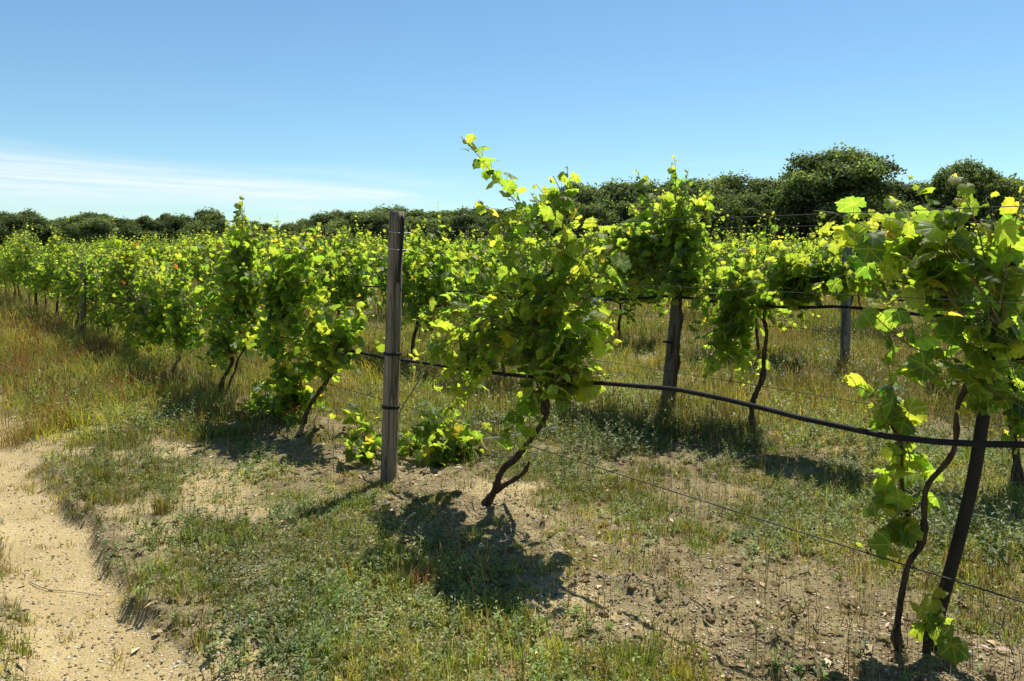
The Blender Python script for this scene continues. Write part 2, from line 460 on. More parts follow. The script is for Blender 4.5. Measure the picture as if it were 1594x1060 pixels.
def build_cover():
    def tint_by_place(c, x, y, amt=.8):
        """yellow green and brown patches a metre or two wide"""
        f = fbm(x * .8 + 3, y * .8, 151, 3)[:, None]
        c = c * (1 + amt * (sstep(.5, .66, f) * np.array([.55, .38, .1]) - sstep(.5, .36, f) * np.array([.22, .28, .3])))
        return c
    # green grass, in tufts
    g = Geo()
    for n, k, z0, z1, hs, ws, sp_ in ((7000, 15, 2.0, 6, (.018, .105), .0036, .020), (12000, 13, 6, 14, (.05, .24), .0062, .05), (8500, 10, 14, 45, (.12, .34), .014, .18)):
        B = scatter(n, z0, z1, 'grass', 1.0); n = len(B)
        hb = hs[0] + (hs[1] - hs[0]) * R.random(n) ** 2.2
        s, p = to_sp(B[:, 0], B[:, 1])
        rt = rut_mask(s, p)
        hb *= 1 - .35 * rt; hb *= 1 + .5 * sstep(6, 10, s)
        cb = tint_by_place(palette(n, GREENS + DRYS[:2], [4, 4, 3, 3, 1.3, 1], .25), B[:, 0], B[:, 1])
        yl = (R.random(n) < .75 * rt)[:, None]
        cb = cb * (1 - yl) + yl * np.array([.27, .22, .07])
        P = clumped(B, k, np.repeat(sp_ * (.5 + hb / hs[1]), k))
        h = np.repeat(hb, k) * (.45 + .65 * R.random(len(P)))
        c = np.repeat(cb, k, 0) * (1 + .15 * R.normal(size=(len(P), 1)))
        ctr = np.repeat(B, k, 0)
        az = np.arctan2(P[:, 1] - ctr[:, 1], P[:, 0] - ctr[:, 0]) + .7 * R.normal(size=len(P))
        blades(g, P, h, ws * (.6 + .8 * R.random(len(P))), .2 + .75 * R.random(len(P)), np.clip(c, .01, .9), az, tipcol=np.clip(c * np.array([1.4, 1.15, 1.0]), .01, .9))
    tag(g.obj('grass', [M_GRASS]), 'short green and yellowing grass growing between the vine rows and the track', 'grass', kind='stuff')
    # dry grass and thin stalks
    g = Geo()
    for n, k, z0, z1, hs, ws, sp_ in ((1500, 6, 2.0, 6, (.05, .26), .0018, .04), (5200, 10, 6, 14, (.12, .40), .0036, .07), (8000, 7, 14, 45, (.22, .46), .010, .22)):
        B = scatter(n, z0, z1, 'dry', 1.0); n = len(B)
        s, p = to_sp(B[:, 0], B[:, 1])
        hb = (hs[0] + (hs[1] - hs[0]) * R.random(n) ** 1.6) * (1 - .6 * rut_mask(s, p))
        cb = tint_by_place(palette(n, DRYS, [4, 3, 2, 1.6, 3], .25), B[:, 0], B[:, 1], .5)
        red = (sstep(5, 9, s) * (p > .6) * (p < 2.4) * (fbm(s, p * 2, 99, 2) > .45))[:, None]
        cb = cb * (1 - red) + red * np.array([.25, .115, .05]) * (.7 + .6 * R.random((n, 1)))
        P = clumped(B, k, sp_)
        h = np.repeat(hb, k) * (.5 + .6 * R.random(len(P)))
        c = np.clip(np.repeat(cb, k, 0) * (1 + .18 * R.normal(size=(len(P), 1))), .01, .9)
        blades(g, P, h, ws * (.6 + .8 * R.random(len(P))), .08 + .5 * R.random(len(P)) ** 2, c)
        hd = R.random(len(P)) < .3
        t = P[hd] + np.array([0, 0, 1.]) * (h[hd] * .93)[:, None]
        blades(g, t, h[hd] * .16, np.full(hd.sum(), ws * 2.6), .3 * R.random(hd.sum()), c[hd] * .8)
    tag(g.obj('dry_grass', [M_GRASS]), 'dry brown and reddish grass stalks standing between the vine rows', 'dry grass', kind='stuff')
    # grey green creeping cover
    g = Geo()
    for n, k, z0, z1, sz in ((6500, 13, 2.0, 6.2, .016), (5000, 11, 6.2, 12, .032)):
        B = scatter(n, z0, z1, 'cover', 1.0, 1.6); n = len(B)
        cb = tint_by_place(palette(n, [(.145, .18, .065), (.19, .205, .095), (.095, .13, .04), (.23, .22, .085)], [4, 3, 2.5, 2], .22), B[:, 0], B[:, 1], .5)
        hb = .008 + .045 * R.random(n) ** 2
        P = clumped(B, k, .026 if z0 < 5 else .06)
        P[:, 2] += .003 + np.repeat(hb, k) * R.random(len(P)) * (1 if z0 < 5 else 1.6)
        nr = R.normal(size=(len(P), 3)) * .5 + [0, 0, 1]
        c = np.repeat(cb, k, 0) * (1 + .12 * R.normal(size=(len(P), 1)))
        L = sz * (.5 + 1.0 * R.random(len(P)))
        diamonds(g, P, nr, R.normal(size=(len(P), 3)), L, L * .55, np.clip(c, .01, .9))
    tag(g.obj('ground_cover', [M_WEED]), 'low grey green creeping plants matting the sandy soil beside the track', 'ground cover', kind='stuff')
    # leafy weeds with a stem
    g = Geo()
    for n, z0, z1, hs, sz in ((4200, 2.0, 6.2, (.015, .12), .026), (3600, 6.2, 14, (.08, .30), .042)):
        P = scatter(n, z0, z1, 'weed', 1.0, 1.5)
        cb = tint_by_place(palette(n, [(.10, .17, .026), (.155, .205, .04), (.06, .11, .02), (.12, .155, .065)], [3, 3, 2, 2], .22), P[:, 0], P[:, 1], .6)
        for k in range(11):
            f = (k + .5) / 11
            h = (hs[0] + (hs[1] - hs[0]) * ((P[:, 0] * 91.7 + P[:, 1] * 37.3) % 1) ** 1.5)
            a = k * 2.4 + (P[:, 0] * 517) % 6.28
            d = np.stack([np.cos(a), np.sin(a), .35 + .3 * f * np.ones(n)], -1)
            lx = np.stack([np.cos(P[:, 0] * 77), np.sin(P[:, 1] * 77), 0 * a], -1) * .3
            pos = P + (np.array([0, 0, 1.]) + lx * f) * (h * f)[:, None]
            nr = np.stack([-.5 * np.cos(a), -.5 * np.sin(a), np.ones(n)], -1) + R.normal(size=(n, 3)) * .25
            c = np.clip(cb * (1 + .1 * R.normal(size=(n, 1))), .01, .9)
            L = sz * (1.25 - .7 * f) * (.7 + .6 * R.random(n))
            diamonds(g, pos, nr, d, L, L * .42, c)
    tag(g.obj('weeds', [M_WEED]), 'small leafy green weeds scattered over the soil between the vine rows', 'weeds', kind='stuff')
    # pebbles and crumbs of soil
    ico = np.array([(0, .526, .851), (0, -.526, .851), (.851, 0, .526), (-.851, 0, .526), (.526, .851, 0), (-.526, .851, 0), (.526, -.851, 0), (-.526, -.851, 0), (.851, 0, -.526), (-.851, 0, -.526), (0, .526, -.851), (0, -.526, -.851)])
    icf = np.array([(0, 3, 1), (0, 1, 2), (0, 2, 4), (0, 4, 5), (0, 5, 3), (1, 3, 7), (1, 7, 6), (1, 6, 2), (2, 6, 8), (2, 8, 4), (3, 5, 9), (3, 9, 7), (4, 8, 10), (4, 10, 5), (5, 10, 9), (6, 7, 11), (6, 11, 8), (7, 9, 11), (8, 11, 10), (9, 10, 11)])
    g = Geo()
    n = 130000
    z = 2.0 + 6 * R.random(n) ** 1.6; x = (R.random(n) * 2 - 1) * .78 * z
    s, p = to_sp(x, z)
    dens = .45 + 1.0 * np.exp(-((p - 2.5) / .65) ** 2) + .35 * (p > .9) * (p < 1.6) * (s < 2.6) - .1 * rut_mask(s, p) - .3 * cover(s, p, 'cover')
    ok = R.random(n) < dens * (.35 + .9 * fbm(s * 3, p * 3, 123, 2)); x, z = x[ok], z[ok]; n = len(x)
    s, p = to_sp(x, z)
    r = .0020 + .0058 * R.random(n) ** 2.2 + .007 * (R.random(n) < .006)
    cl = (R.random(n) < .0 * sstep(.5, .62, fbm(s * 2.2 + 3, p * 2.2, 133, 2))) & (np.abs(p - 2.5) < .7)
    r = np.where(cl, .010 + .030 * R.random(n) ** 2, r)
    a = R.random(n) * 6.28; sc = .7 + .6 * R.random((n, 3)); sc[:, 2] *= np.where(cl, .8, .62)
    v = ico[None] * sc[:, None] * (1 + .16 * R.normal(size=(n, 12, 1)))
    ca, sa = np.cos(a)[:, None], np.sin(a)[:, None]
    v = np.stack([v[..., 0] * ca - v[..., 1] * sa, v[..., 0] * sa + v[..., 1] * ca, v[..., 2]], -1) * r[:, None, None]
    v += np.stack([x, z, height(x, z) + np.where(cl, -.25, .15) * r], -1)[:, None]
    c = palette(n, [(.36, .27, .155), (.50, .42, .29), (.25, .175, .095), (.14, .105, .07), (.58, .54, .46)], [4, 2, 4, 3, .7])
    c[cl] = palette(cl.sum(), [(.24, .17, .085), (.17, .12, .06), (.2, .17, .06)], [2, 2, 1])
    c = c * .9
    g.add(v.reshape(-1, 3), [(icf[None] + np.arange(n)[:, None, None] * 12).reshape(-1, 3)], 0, np.repeat(c, 12, 0))
    tag(g.obj('pebbles', [M_STONE], smooth=True), 'loose pebbles and soil crumbs strewn over the sandy ground', 'pebbles', kind='stuff')
    # cushions of brown moss and clods in the vine strip
    me = bpy.data.meshes.new('t'); bm = bmesh.new(); bmesh.ops.create_icosphere(bm, subdivisions=3, radius=1)
    bm.verts.ensure_lookup_table(); sv = np.array([v.co[:] for v in bm.verts]); sf = np.array([[v.index for v in f.verts] for f in bm.faces]); bm.free(); bpy.data.meshes.remove(me)
    g = Geo(); m = 0
    while m < 290:
        z = 2.3 + 4.2 * R.random() ** 1.4; x = (R.random() * 2 - 1) * .75 * z; s_, p_ = to_sp(x, z)
        if abs(p_ - 2.55) > .62 or R.random() > .25 + sstep(.5, .62, fbm(np.array([s_ * 1.6]), np.array([p_ * 1.6]), 133, 2))[0]: continue
        r = .008 + .022 * R.random() ** 2.2; m += 1
        q = sv * np.array([1 + .7 * R.random(), 1 + .7 * R.random(), .45 + .35 * R.random()])
        o = R.random() * 50
        q = q * (1 + .5 * (fbm(sv[:, 0] * 2.2 + o, sv[:, 1] * 2.2 + sv[:, 2] * 1.7, 7, 2) - .5) + .34 * (vnoise(sv[:, 0] * 8 + o, sv[:, 1] * 8 + sv[:, 2] * 6, 9) - .5) + .12 * R.normal(size=len(sv)))[:, None] * r
        c0 = [(.16, .112, .055), (.11, .075, .04), (.13, .10, .04)][R.integers(3)]
        g.add(q + [x, z, h1(x, z) - .15 * r], [sf], 0, np.array(c0) * (.7 + .6 * R.random((len(q), 1))))
    tag(g.obj('moss_cushions', [M_STONE]), 'rounded brown cushions of dry moss and clods along the strip under the nearest vines', 'moss', kind='stuff')
    # litter: dead leaves and stalk bits
    g = Geo()
    n = 11000
    z = 2.0 + 6.5 * R.random(n) ** 1.4; x = (R.random(n) * 2 - 1) * .78 * z
    s, p = to_sp(x, z); ok = R.random(n) < (.35 + .5 * np.exp(-((p - 2.4) / .8) ** 2)) * (1 - .7 * rut_mask(s, p)); x, z = x[ok], z[ok]; n = len(x)
    P = np.stack([x, z, height(x, z) + .004 + .008 * R.random(n)], -1)
    L = .012 + .06 * R.random(n) ** 2; W = np.where(R.random(n) < .5, .0022, L * .4)
    diamonds(g, P, R.normal(size=(n, 3)) * .25 + [0, 0, 1], R.normal(size=(n, 3)), L, W, palette(n, [(.28, .2, .1), (.17, .1, .05), (.4, .33, .21), (.1, .065, .035)], [3, 3, 1.5, 2]))
    tag(g.obj('leaf_litter', [M_STONE]), 'dead leaves and broken straw lying on the soil under the vines', 'litter', kind='stuff')
build_cover()

def thin_stalks():
    g = Geo(); n = 900
    z = 2.1 + 3.4 * R.random(n) ** 1.3; x = (R.random(n) * 2 - 1) * .74 * z
    s, p = to_sp(x, z)
    ok = R.random(n) < (.12 + .5 * (p > 1.6)) * (1 - rut_mask(s, p)) * (.2 + 1.6 * sstep(.4, .65, fbm(s * 1.5, p * 1.5, 203, 2))); x, z = x[ok], z[ok]; n = len(x)
    P = np.stack([x, z, height(x, z)], -1); h = .14 + .26 * R.random(n) ** 1.5
    c = palette(n, [(.075, .055, .03), (.12, .08, .04), (.10, .10, .035), (.26, .2, .11)], [3, 3, 2, 1])
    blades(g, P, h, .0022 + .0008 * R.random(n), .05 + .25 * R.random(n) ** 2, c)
    for k in range(5):
        f = .45 + .12 * k + .05 * R.random(n)
        Q = P + np.array([0, 0, 1.]) * (h * f)[:, None]
        blades(g, Q, h * .11, np.full(n, .0035), .7 + .3 * R.random(n), c * .85)
    tag(g.obj('thin_stalks', [M_GRASS]), 'thin dark flower stalks standing up from the sandy soil in the foreground', 'stalks', kind='stuff')
thin_stalks()

# ------------------------------------------------------------------ grape leaves
def leaf_template(lod):
    ctrl = [(0, 1.0), (14, .90), (27, .80), (40, .86), (54, .93), (68, .82), (82, .70), (96, .76), (110, .80), (140, .70), (163, .56), (180, .2)]
    ca = [c[0] for c in ctrl]; cr = [c[1] for c in ctrl]
    n = {0: 34, 1: 14, 2: 6}[lod]
    if lod == 1:
        ha = np.array([0, 27, 52, 80, 108, 148, 172])
        ang = np.concatenate([ha, [180], -ha[:0:-1]]).astype(float)
    elif lod == 2:
        ang = np.array([0, 55, 115, 180, -115, -55.])
    else:
        ang = np.arange(n) / n * 360; ang = np.where(ang > 180, ang - 360, ang)
    r = np.interp(np.abs(ang), ca, cr)
    if lod == 0:
        r = r * (1 + .055 * np.where(np.arange(n) % 2 == 0, 1, -1) * (np.abs(ang) < 170))
    if lod == 2: r = np.array([.95, .85, .7, .2, .7, .85])
    t = np.radians(ang)
    o = np.stack([r * np.sin(t), r * np.cos(t)], -1) * .62
    if lod == 0:
        t2 = np.radians(ang[::1]); mid = np.stack([.5 * r * np.sin(t2), .5 * r * np.cos(t2)], -1) * .62
        xy = np.concatenate([[[0, 0]], mid, o]); m = len(o)
        j = np.arange(m); k = (j + 1) % m
        tri = np.stack([0 * j, 1 + k, 1 + j], -1); quad = np.stack([1 + j, 1 + k, 1 + m + k, 1 + m + j], -1)
        faces = (tri, quad)
    else:
        xy = np.concatenate([[[0, 0]], o]); m = len(o); j = np.arange(m); k = (j + 1) % m
        faces = (np.stack([0 * j, 1 + k, 1 + j], -1),)
    rad = np.linalg.norm(xy, axis=1)
    th = np.arctan2(xy[:, 0], xy[:, 1])
    fold = -.16 * np.abs(np.sin(th * 180 / 52 * .5 * np.pi / np.pi)) * rad
    return xy, faces, rad, fold
TEMPL = [leaf_template(i) for i in range(3)]

def add_leaves(geo, pos, nrm, tip, size, col, lod, mat=0):
    xy, faces, rad, fold = TEMPL[lod]; n = len(pos); m = len(xy)
    if n == 0: return
    nrm = nrm / (np.linalg.norm(nrm, axis=1)[:, None] + 1e-9)
    t = tip - nrm * (tip * nrm).sum(1)[:, None]; t /= np.linalg.norm(t, axis=1)[:, None] + 1e-9
    b = np.cross(t, nrm)
    cup = R.normal(size=(n, 1)) * .28 - .22; side = R.normal(size=(n, 1)) * .35; drp = -.25 - .4 * R.random((n, 1))
    asp = 1 + .12 * R.normal(size=(n, 1))
    x = xy[None, :, 0] * asp; y = xy[None, :, 1] * np.ones((n, 1))
    zz = cup * x ** 2 * 1.6 + side * x * y + drp * np.clip(y, 0, 1) ** 2 + fold[None]
    zz = zz + .05 * R.normal(size=(n, m)) * rad[None]
    P = pos[:, None] + size[:, None, None] * (x[..., None] * b[:, None] + y[..., None] * t[:, None] + zz[..., None] * nrm[:, None])
    off = np.arange(n)[:, None, None] * m
    fs = [(f[None] + off).reshape(-1, f.shape[1]) for f in faces]
    luv = np.zeros((n, m, 3)); luv[..., :2] = xy[None] / .62
    geo.add(P.reshape(-1, 3), fs, mat, np.repeat(col, m, 0), luv.reshape(-1, 3))

VINE_COLS = [(.042, .088, .013), (.056, .106, .014), (.076, .124, .017), (.098, .140, .020), (.032, .068, .012)]

def dress_cane(geo, pts, lod, size, start=.2, every=.055, young=.25, yellow=.03, bushy=1.0, rad=.0032, petiole=True):
    """a shoot with leaves at its nodes"""
    pts = np.asarray(pts); seg = np.linalg.norm(np.diff(pts, axis=0), axis=1); cum = np.concatenate([[0], np.cumsum(seg)])
    L = cum[-1]
    if L < .03: return
    if lod < 2 or rad > .004: tube(geo, pts, rad, rad * .4, 4 if lod else 5, 1, (1, 1, 1), cap=False)
    every = every / bushy
    st = np.arange(L * start, L, every); n = len(st)
    if n == 0: return
    at = np.stack([np.interp(st, cum, pts[:, k]) for k in range(3)], -1)
    tang = np.stack([np.interp(np.minimum(st + .02, L), cum, pts[:, k]) - np.interp(st - .02, cum, pts[:, k]) for k in range(3)], -1)
    tang /= np.linalg.norm(tang, axis=1)[:, None] + 1e-9
    f = st / L
    rnd = R.normal(size=(n, 3)); rnd -= tang * (rnd * tang).sum(1)[:, None]; rnd /= np.linalg.norm(rnd, axis=1)[:, None] + 1e-9
    out = rnd; out = out + np.array([0, 0, .25]); out /= np.linalg.norm(out, axis=1)[:, None]
    sz = size * (.55 + .75 * R.random(n)) * (1 - .72 * np.clip((f - .72) / .28, 0, 1))
    pl = sz * (.35 + .45 * R.random(n))
    pos = at + out * pl[:, None] + tang * (pl * .3)[:, None]
    nr = .58 * SUNV + .42 * out + np.array([0, 0, .15]) + .55 * R.normal(size=(n, 3))
    tp = out * .7 + np.array([0, 0, -.75]) + .45 * R.normal(size=(n, 3))
    c = palette(n, VINE_COLS, [3, 4, 4, 2, 2], .11)
    yg = np.clip((f - .7) / .3, 0, 1)[:, None] * young
    c = c * (1 - yg) + yg * np.array([.155, .170, .036])
    yl = R.random(n)
    c[yl < yellow] = palette((yl < yellow).sum(), [(.15, .135, .022), (.10, .036, .014), (.14, .145, .022)], [3, .5, 4])
    add_leaves(geo, pos, nr, tp, sz, c, lod)
    if lod == 0 and petiole:
        for a, b in zip(at, pos): tube(geo, np.array([a, .5 * (a + b) + [0, 0, .006], b]), .0013, .001, 3, 1, cap=False)

def bez(a, b, c, n=9):
    t = np.linspace(0, 1, n)[:, None]
    return (1 - t) ** 2 * a + 2 * t * (1 - t) * b + t * t * c

def cane_to(a, target, arch=.12, wob=.03):
    mid = .5 * (a + target) + np.array([0, 0, arch * np.linalg.norm(target - a)]) + R.normal(size=3) * wob
    p = bez(a, mid, target)
    p[1:-1] += R.normal(size=(len(p) - 2, 3)) * .006
    return p

def row_blob_vine(name, label, p, base_uv, trunks, blobs, heads, shoots=(), lod=0, size=.105, trunk_r=.02, group=None, yellow=.03, thick=.17, dens=1.0):
    bx, by, bz = ground_at(*base_uv)
    root = thing(name, label, 'grapevine', (bx, by, bz), group)
    off = None
    for k, tr in enumerate(trunks):
        pts = np.array([on_row(u, v, p) for u, v in tr])
        pts[1:, :2] += (R.normal(size=(len(pts) - 1, 1)) * .02) * N2
        gz = h1(pts[0, 0], pts[0, 1])
        if tr[0][1] > base_uv[1] - 30: pts[0, 2] = gz - .03
        pts = resample(pts, .025)
        n = len(pts)
        pts += np.stack([.012 * np.sin(np.arange(n) * .45 + k), .012 * np.cos(np.arange(n) * .37 + k * 2), 0 * np.arange(n)], -1) * np.linspace(0, 1, n)[:, None]
        r = trunk_r * (1 if k == 0 else .65)
        prof = r * (1 + .55 * np.exp(-np.arange(n) / 4.0)) * np.linspace(1, .62, n) * (1 + .10 * R.normal(size=n)) * (.88 + .35 * sstep(.45, .8, vnoise(np.arange(n) * .33, np.full(n, k * 7.3), 17)))
        g = Geo(); tube(g, pts, prof, None, 12, 0, wob=.10)
        g.obj('trunk' if k == 0 else 'arm', [M_BARK], root)
    H = [on_row(u, v, p) for u, v in heads]
    g = Geo()
    for (u, v, ru, rv, w) in blobs:
        c = on_row(u, v, p); scl = c[1] / F
        area = math.pi * ru * rv * scl * scl
        # each cane of ~.45 m carries ~8 leaves
        nc = max(1, int(area * 118 * w * dens * (.105 / size) ** 1.5))
        for _ in range(nc):
            a = 2 * math.pi * random.random(); q = math.sqrt(random.random())
            if random.random() < .10: q *= 1.45
            tg = on_row(u + ru * q * math.cos(a), v + rv * q * math.sin(a), p)
            lat = random.gauss(0, 1) * min(thick, .8 * ru * scl)
            tg[:2] += N2 * lat
            hd = min(H, key=lambda h: np.linalg.norm(h - tg) + .2 * random.random())
            # last .3 to .5 m of the shoot carries the leaves
            d = tg - hd; L = np.linalg.norm(d)
            keep = min(1, .42 / max(L, .01))
            cn = cane_to(hd + R.normal(size=3) * .02, tg, .16 if tg[2] > hd[2] else .35)
            dress_cane(g, resample(cn, .05), lod, size, 1 - keep if keep < 1 else .1, .052, .35, yellow * .5)
    for sh in shoots:
        pts = np.array([on_row(u, v, p) for u, v in sh[:-1]])
        pts[:, :2] += np.linspace(0, sh[-1], len(pts))[:, None] * N2
        gs = Geo(); dress_cane(gs, resample(pts, .03), lod, size * .95, .1, .055, .6, yellow, 1.7, .004)
        gs.obj('shoot', [M_LEAF if lod == 0 else M_LEAFB, M_CANE], root)
    g.obj('foliage', [M_LEAF if lod == 0 else M_LEAFB, M_CANE], root)
    return root

PA, PB, PC = ROWS
row_blob_vine('grapevine', 'big leafy grapevine with leaning trunk and long sky-high shoots, right of the near wooden post',
    2.63, (752, 797),
    [[(750, 797), (768, 765), (790, 730), (806, 705), (830, 672), (848, 643), (860, 600)], [(772, 762), (792, 748), (812, 738), (828, 718)], [(848, 645), (835, 590), (830, 520)]],
    [(855, 572, 90, 66, .95), (860, 490, 92, 75, .60), (868, 410, 78, 66, .42), (848, 345, 70, 50, .42), (755, 535, 62, 62, .8), (685, 570, 46, 50, 1.2), (700, 520, 40, 40, .8), (905, 545, 45, 75, 1.0), (888, 345, 45, 50, .7), (790, 440, 55, 60, .7), (870, 625, 40, 25, 1.0), (700, 640, 30, 40, 1.0), (765, 725, 26, 22, .9), (815, 715, 20, 30, .6), (930, 560, 25, 60, .9), (925, 470, 40, 60, .6)],
    [(860, 600), (838, 560), (830, 520)],
    [[(850, 400), (812, 330), (775, 285), (745, 250), (720, 224), (706, 211), 0.05], [(872, 390), (872, 320), (868, 285), (861, 256), .1], [(800, 400), (782, 345), (768, 312), -.1], [(900, 420), (918, 365), (922, 340), .05], [(840, 360), (835, 310), (812, 290), .12], [(880, 350), (885, 310), (875, 275), -.06], [(900, 470), (935, 420), (950, 385), .1], [(790, 470), (755, 420), (740, 385), -.1], [(850, 420), (850, 350), (826, 300), .0]],
    lod=0, size=.090, trunk_r=.021, yellow=.03, thick=.12, dens=.8)

row_blob_vine('grapevine', 'nearest grapevine at the right edge, large backlit leaves beside the dark leaning stake',
    2.86, (1412, 1040),
    [[(1410, 1040), (1402, 990), (1400, 945), (1412, 880), (1432, 845), (1440, 785), (1447, 752), (1478, 705), (1490, 645), (1510, 602), (1530, 560), (1548, 500)], [(1440, 1050), (1443, 1010), (1447, 975), (1455, 935), (1470, 905)], [(1430, 845), (1412, 800), (1405, 745), (1392, 690), (1378, 640)]],
    [(1500, 560, 75, 45, .75), (1490, 490, 85, 55, .75), (1570, 430, 50, 120, .75), (1530, 320, 75, 45, .8), (1420, 360, 115, 40, 1.7), (1325, 350, 45, 30, 1.6), (1365, 560, 36, 65, 2.6), (1380, 800, 34, 42, 4.5), (1425, 712, 26, 34, 4.5), (1468, 945, 22, 45, 4.0), (1395, 610, 42, 28, 2.6), (1410, 870, 18, 25, 3.0), (1545, 605, 45, 55, 2.4), (1570, 530, 42, 75, 2.0), (1588, 640, 30, 60, 1.6), (1515, 530, 40, 50, 1.4), (1420, 300, 50, 30, .7), (1440, 440, 55, 45, .8), (1420, 520, 40, 40, .9)],
    [(1510, 602), (1540, 520), (1548, 500), (1395, 690), (1412, 800), (1450, 960), (1480, 450)],
    [[(1548, 480), (1480, 400), (1400, 360), (1320, 345), .1], [(1500, 490), (1430, 405), (1350, 385), (1285, 362), -.1], [(1480, 560), (1420, 540), (1370, 500), (1345, 470), 0], [(1548, 480), (1520, 350), (1480, 270), .0], [(1555, 480), (1575, 350), (1590, 285), .05]],
    lod=0, size=.092, trunk_r=.0125, yellow=.06, thick=.17, dens=.46)

row_blob_vine('grapevine', 'low yellowing grapevine, bushy at its foot, just left of the near wooden post',
    2.6, (476, 682),
    [[(475, 684), (480, 655), (492, 622), (510, 585), (532, 560), (545, 545)], [(470, 684), (462, 640), (455, 610)]],
    [(500, 530, 60, 50, 1.2), (522, 488, 40, 30, 1.1), (440, 500, 50, 40, .9), (450, 590, 45, 40, .9), (432, 645, 55, 35, 1.2), (540, 600, 16, 20, .5), (480, 560, 40, 30, .7), (470, 640, 30, 25, .9)],
    [(532, 560), (515, 580), (460, 630)],
    [[(500, 520), (485, 480), (478, 462), .1]],
    lod=1, size=.088, thick=.13, dens=.85, trunk_r=.02, yellow=.16)

row_blob_vine('grapevine', 'upright grapevine with a tall pale leaf spike, left of the bushy yellowing vine',
    2.58, (346, 624),
    [[(345, 624), (350, 595), (355, 570), (362, 545)], [(352, 622), (362, 590), (380, 540)]],
    [(355, 470, 58, 80, 1.0), (375, 390, 36, 55, 1.0), (420, 370, 30, 25, .7), (450, 360, 25, 25, .7), (348, 540, 42, 35, .9), (465, 430, 50, 75, 1.1), (430, 410, 40, 60, 1.0), (490, 385, 22, 28, .7), (377, 350, 14, 42, 2.2), (330, 420, 30, 50, .8), (350, 590, 20, 18, .4), (410, 470, 45, 65, 1.0), (385, 560, 30, 25, .5)],
    [(362, 545), (380, 500), (440, 500)],
    [[(372, 390), (378, 345), (377, 304), 0.0], [(480, 400), (488, 365), (487, 345), 0.05], [(330, 430), (322, 390), (318, 362), 0]],
    lod=1, size=.088, thick=.13, dens=.85, trunk_r=.022, yellow=.05)

row_blob_vine('grapevine', 'low spreading grapevine with a dark shaded underside, leftmost vine whose slanting trunk shows',
    2.55, (263, 592),
    [[(262, 592), (268, 575), (280, 552), (288, 535)]],
    [(250, 505, 66, 40, 1.1), (255, 410, 50, 40, .9), (205, 440, 40, 40, .8), (212, 532, 45, 28, 1.1), (285, 465, 40, 45, .9), (240, 455, 48, 36, .9), (290, 535, 26, 22, .6), (190, 510, 35, 30, .8)],
    [(288, 535), (250, 520)],
    [[(285, 460), (280, 410), (284, 375), .1]],
    lod=1, size=.088, thick=.13, dens=.85, trunk_r=.022, yellow=.04)

row_blob_vine('grapevine', 'grapevine sprawling round the grey post at the far left',
    2.58, (170, 548),
    [[(170, 548), (172, 525), (168, 505)]],
    [(155, 478, 45, 45, 1.0), (185, 430, 35, 42, .9), (115, 470, 28, 32, .9), (205, 398, 34, 28, .9), (150, 410, 40, 35, .8), (100, 505, 22, 18, .6)],
    [(168, 505), (180, 470)],
    lod=1, size=.088, thick=.13, dens=.85, trunk_r=.02, yellow=.04)

row_blob_vine('grapevine', 'tall grapevine smothering the top of the second row post, spikes against the trees',
    5.2, (1062, 642),
    [[(1046, 636), (1054, 560), (1060, 480), (1058, 440)]],
    [(1050, 405, 58, 62, 1.2), (1030, 335, 50, 42, .9), (1078, 325, 40, 45, .9), (1000, 420, 42, 45, .9), (962, 425, 40, 62, 1.4), (925, 400, 40, 55, 1.1), (1098, 415, 38, 45, .9), (1055, 300, 35, 28, .6), (1080, 480, 45, 18, .4)],
    [(1058, 440), (1050, 390)],
    [[(1020, 345), (1000, 300), (978, 262), .1], [(1052, 330), (1052, 280), (1050, 244), 0], [(1062, 330), (1062, 285), (1060, 262), .1], [(1090, 340), (1100, 310), (1108, 290), .0]],
    lod=0, size=.09, trunk_r=.02, yellow=.03, dens=.72, thick=.12)

row_blob_vine('grapevine', 'grapevine with bowed dark trunk and hanging curtain of leaves, right of the second row post',
    5.2, (1170, 668),
    [[(1170, 668), (1174, 630), (1186, 590), (1194, 550), (1193, 515), (1180, 485)]],
    [(1155, 465, 58, 55, 1.2), (1135, 560, 36, 52, 1.3), (1190, 400, 55, 45, 1.0), (1250, 410, 55, 48, 1.0), (1300, 385, 45, 40, .9), (1225, 445, 55, 26, .9), (1182, 590, 20, 22, .5), (1340, 425, 45, 50, .6), (1280, 445, 55, 32, 1.2), (1390, 430, 40, 50, 1.0), (1120, 530, 30, 40, .8)],
    [(1180, 485), (1150, 480), (1240, 460)],
    [[(1190, 400), (1200, 360), (1195, 330), .1], [(1300, 380), (1320, 345), (1350, 330), .1]],
    lod=0, size=.09, trunk_r=.024, yellow=.03, dens=.72, thick=.12)

row_blob_vine('grapevine', 'dark green grapevine partly hidden behind the big near vine at the right edge',
    5.2, (1585, 748),
    [[(1585, 748), (1580, 700), (1575, 640), (1570, 560)]],
    [(1590, 640, 50, 70, 1.2), (1600, 560, 60, 50, 1.1), (1520, 430, 70, 55, .9), (1440, 430, 60, 50, .9), (1600, 440, 60, 70, 1.0), (1480, 370, 70, 40, .8)],
    [(1570, 560), (1540, 480), (1475, 475)],
    [[(1470, 400), (1440, 330), (1400, 270), .1], [(1530, 400), (1540, 340), (1530, 300), .1]],
    lod=1, size=.088, thick=.13, dens=.85, trunk_r=.024, yellow=.03)

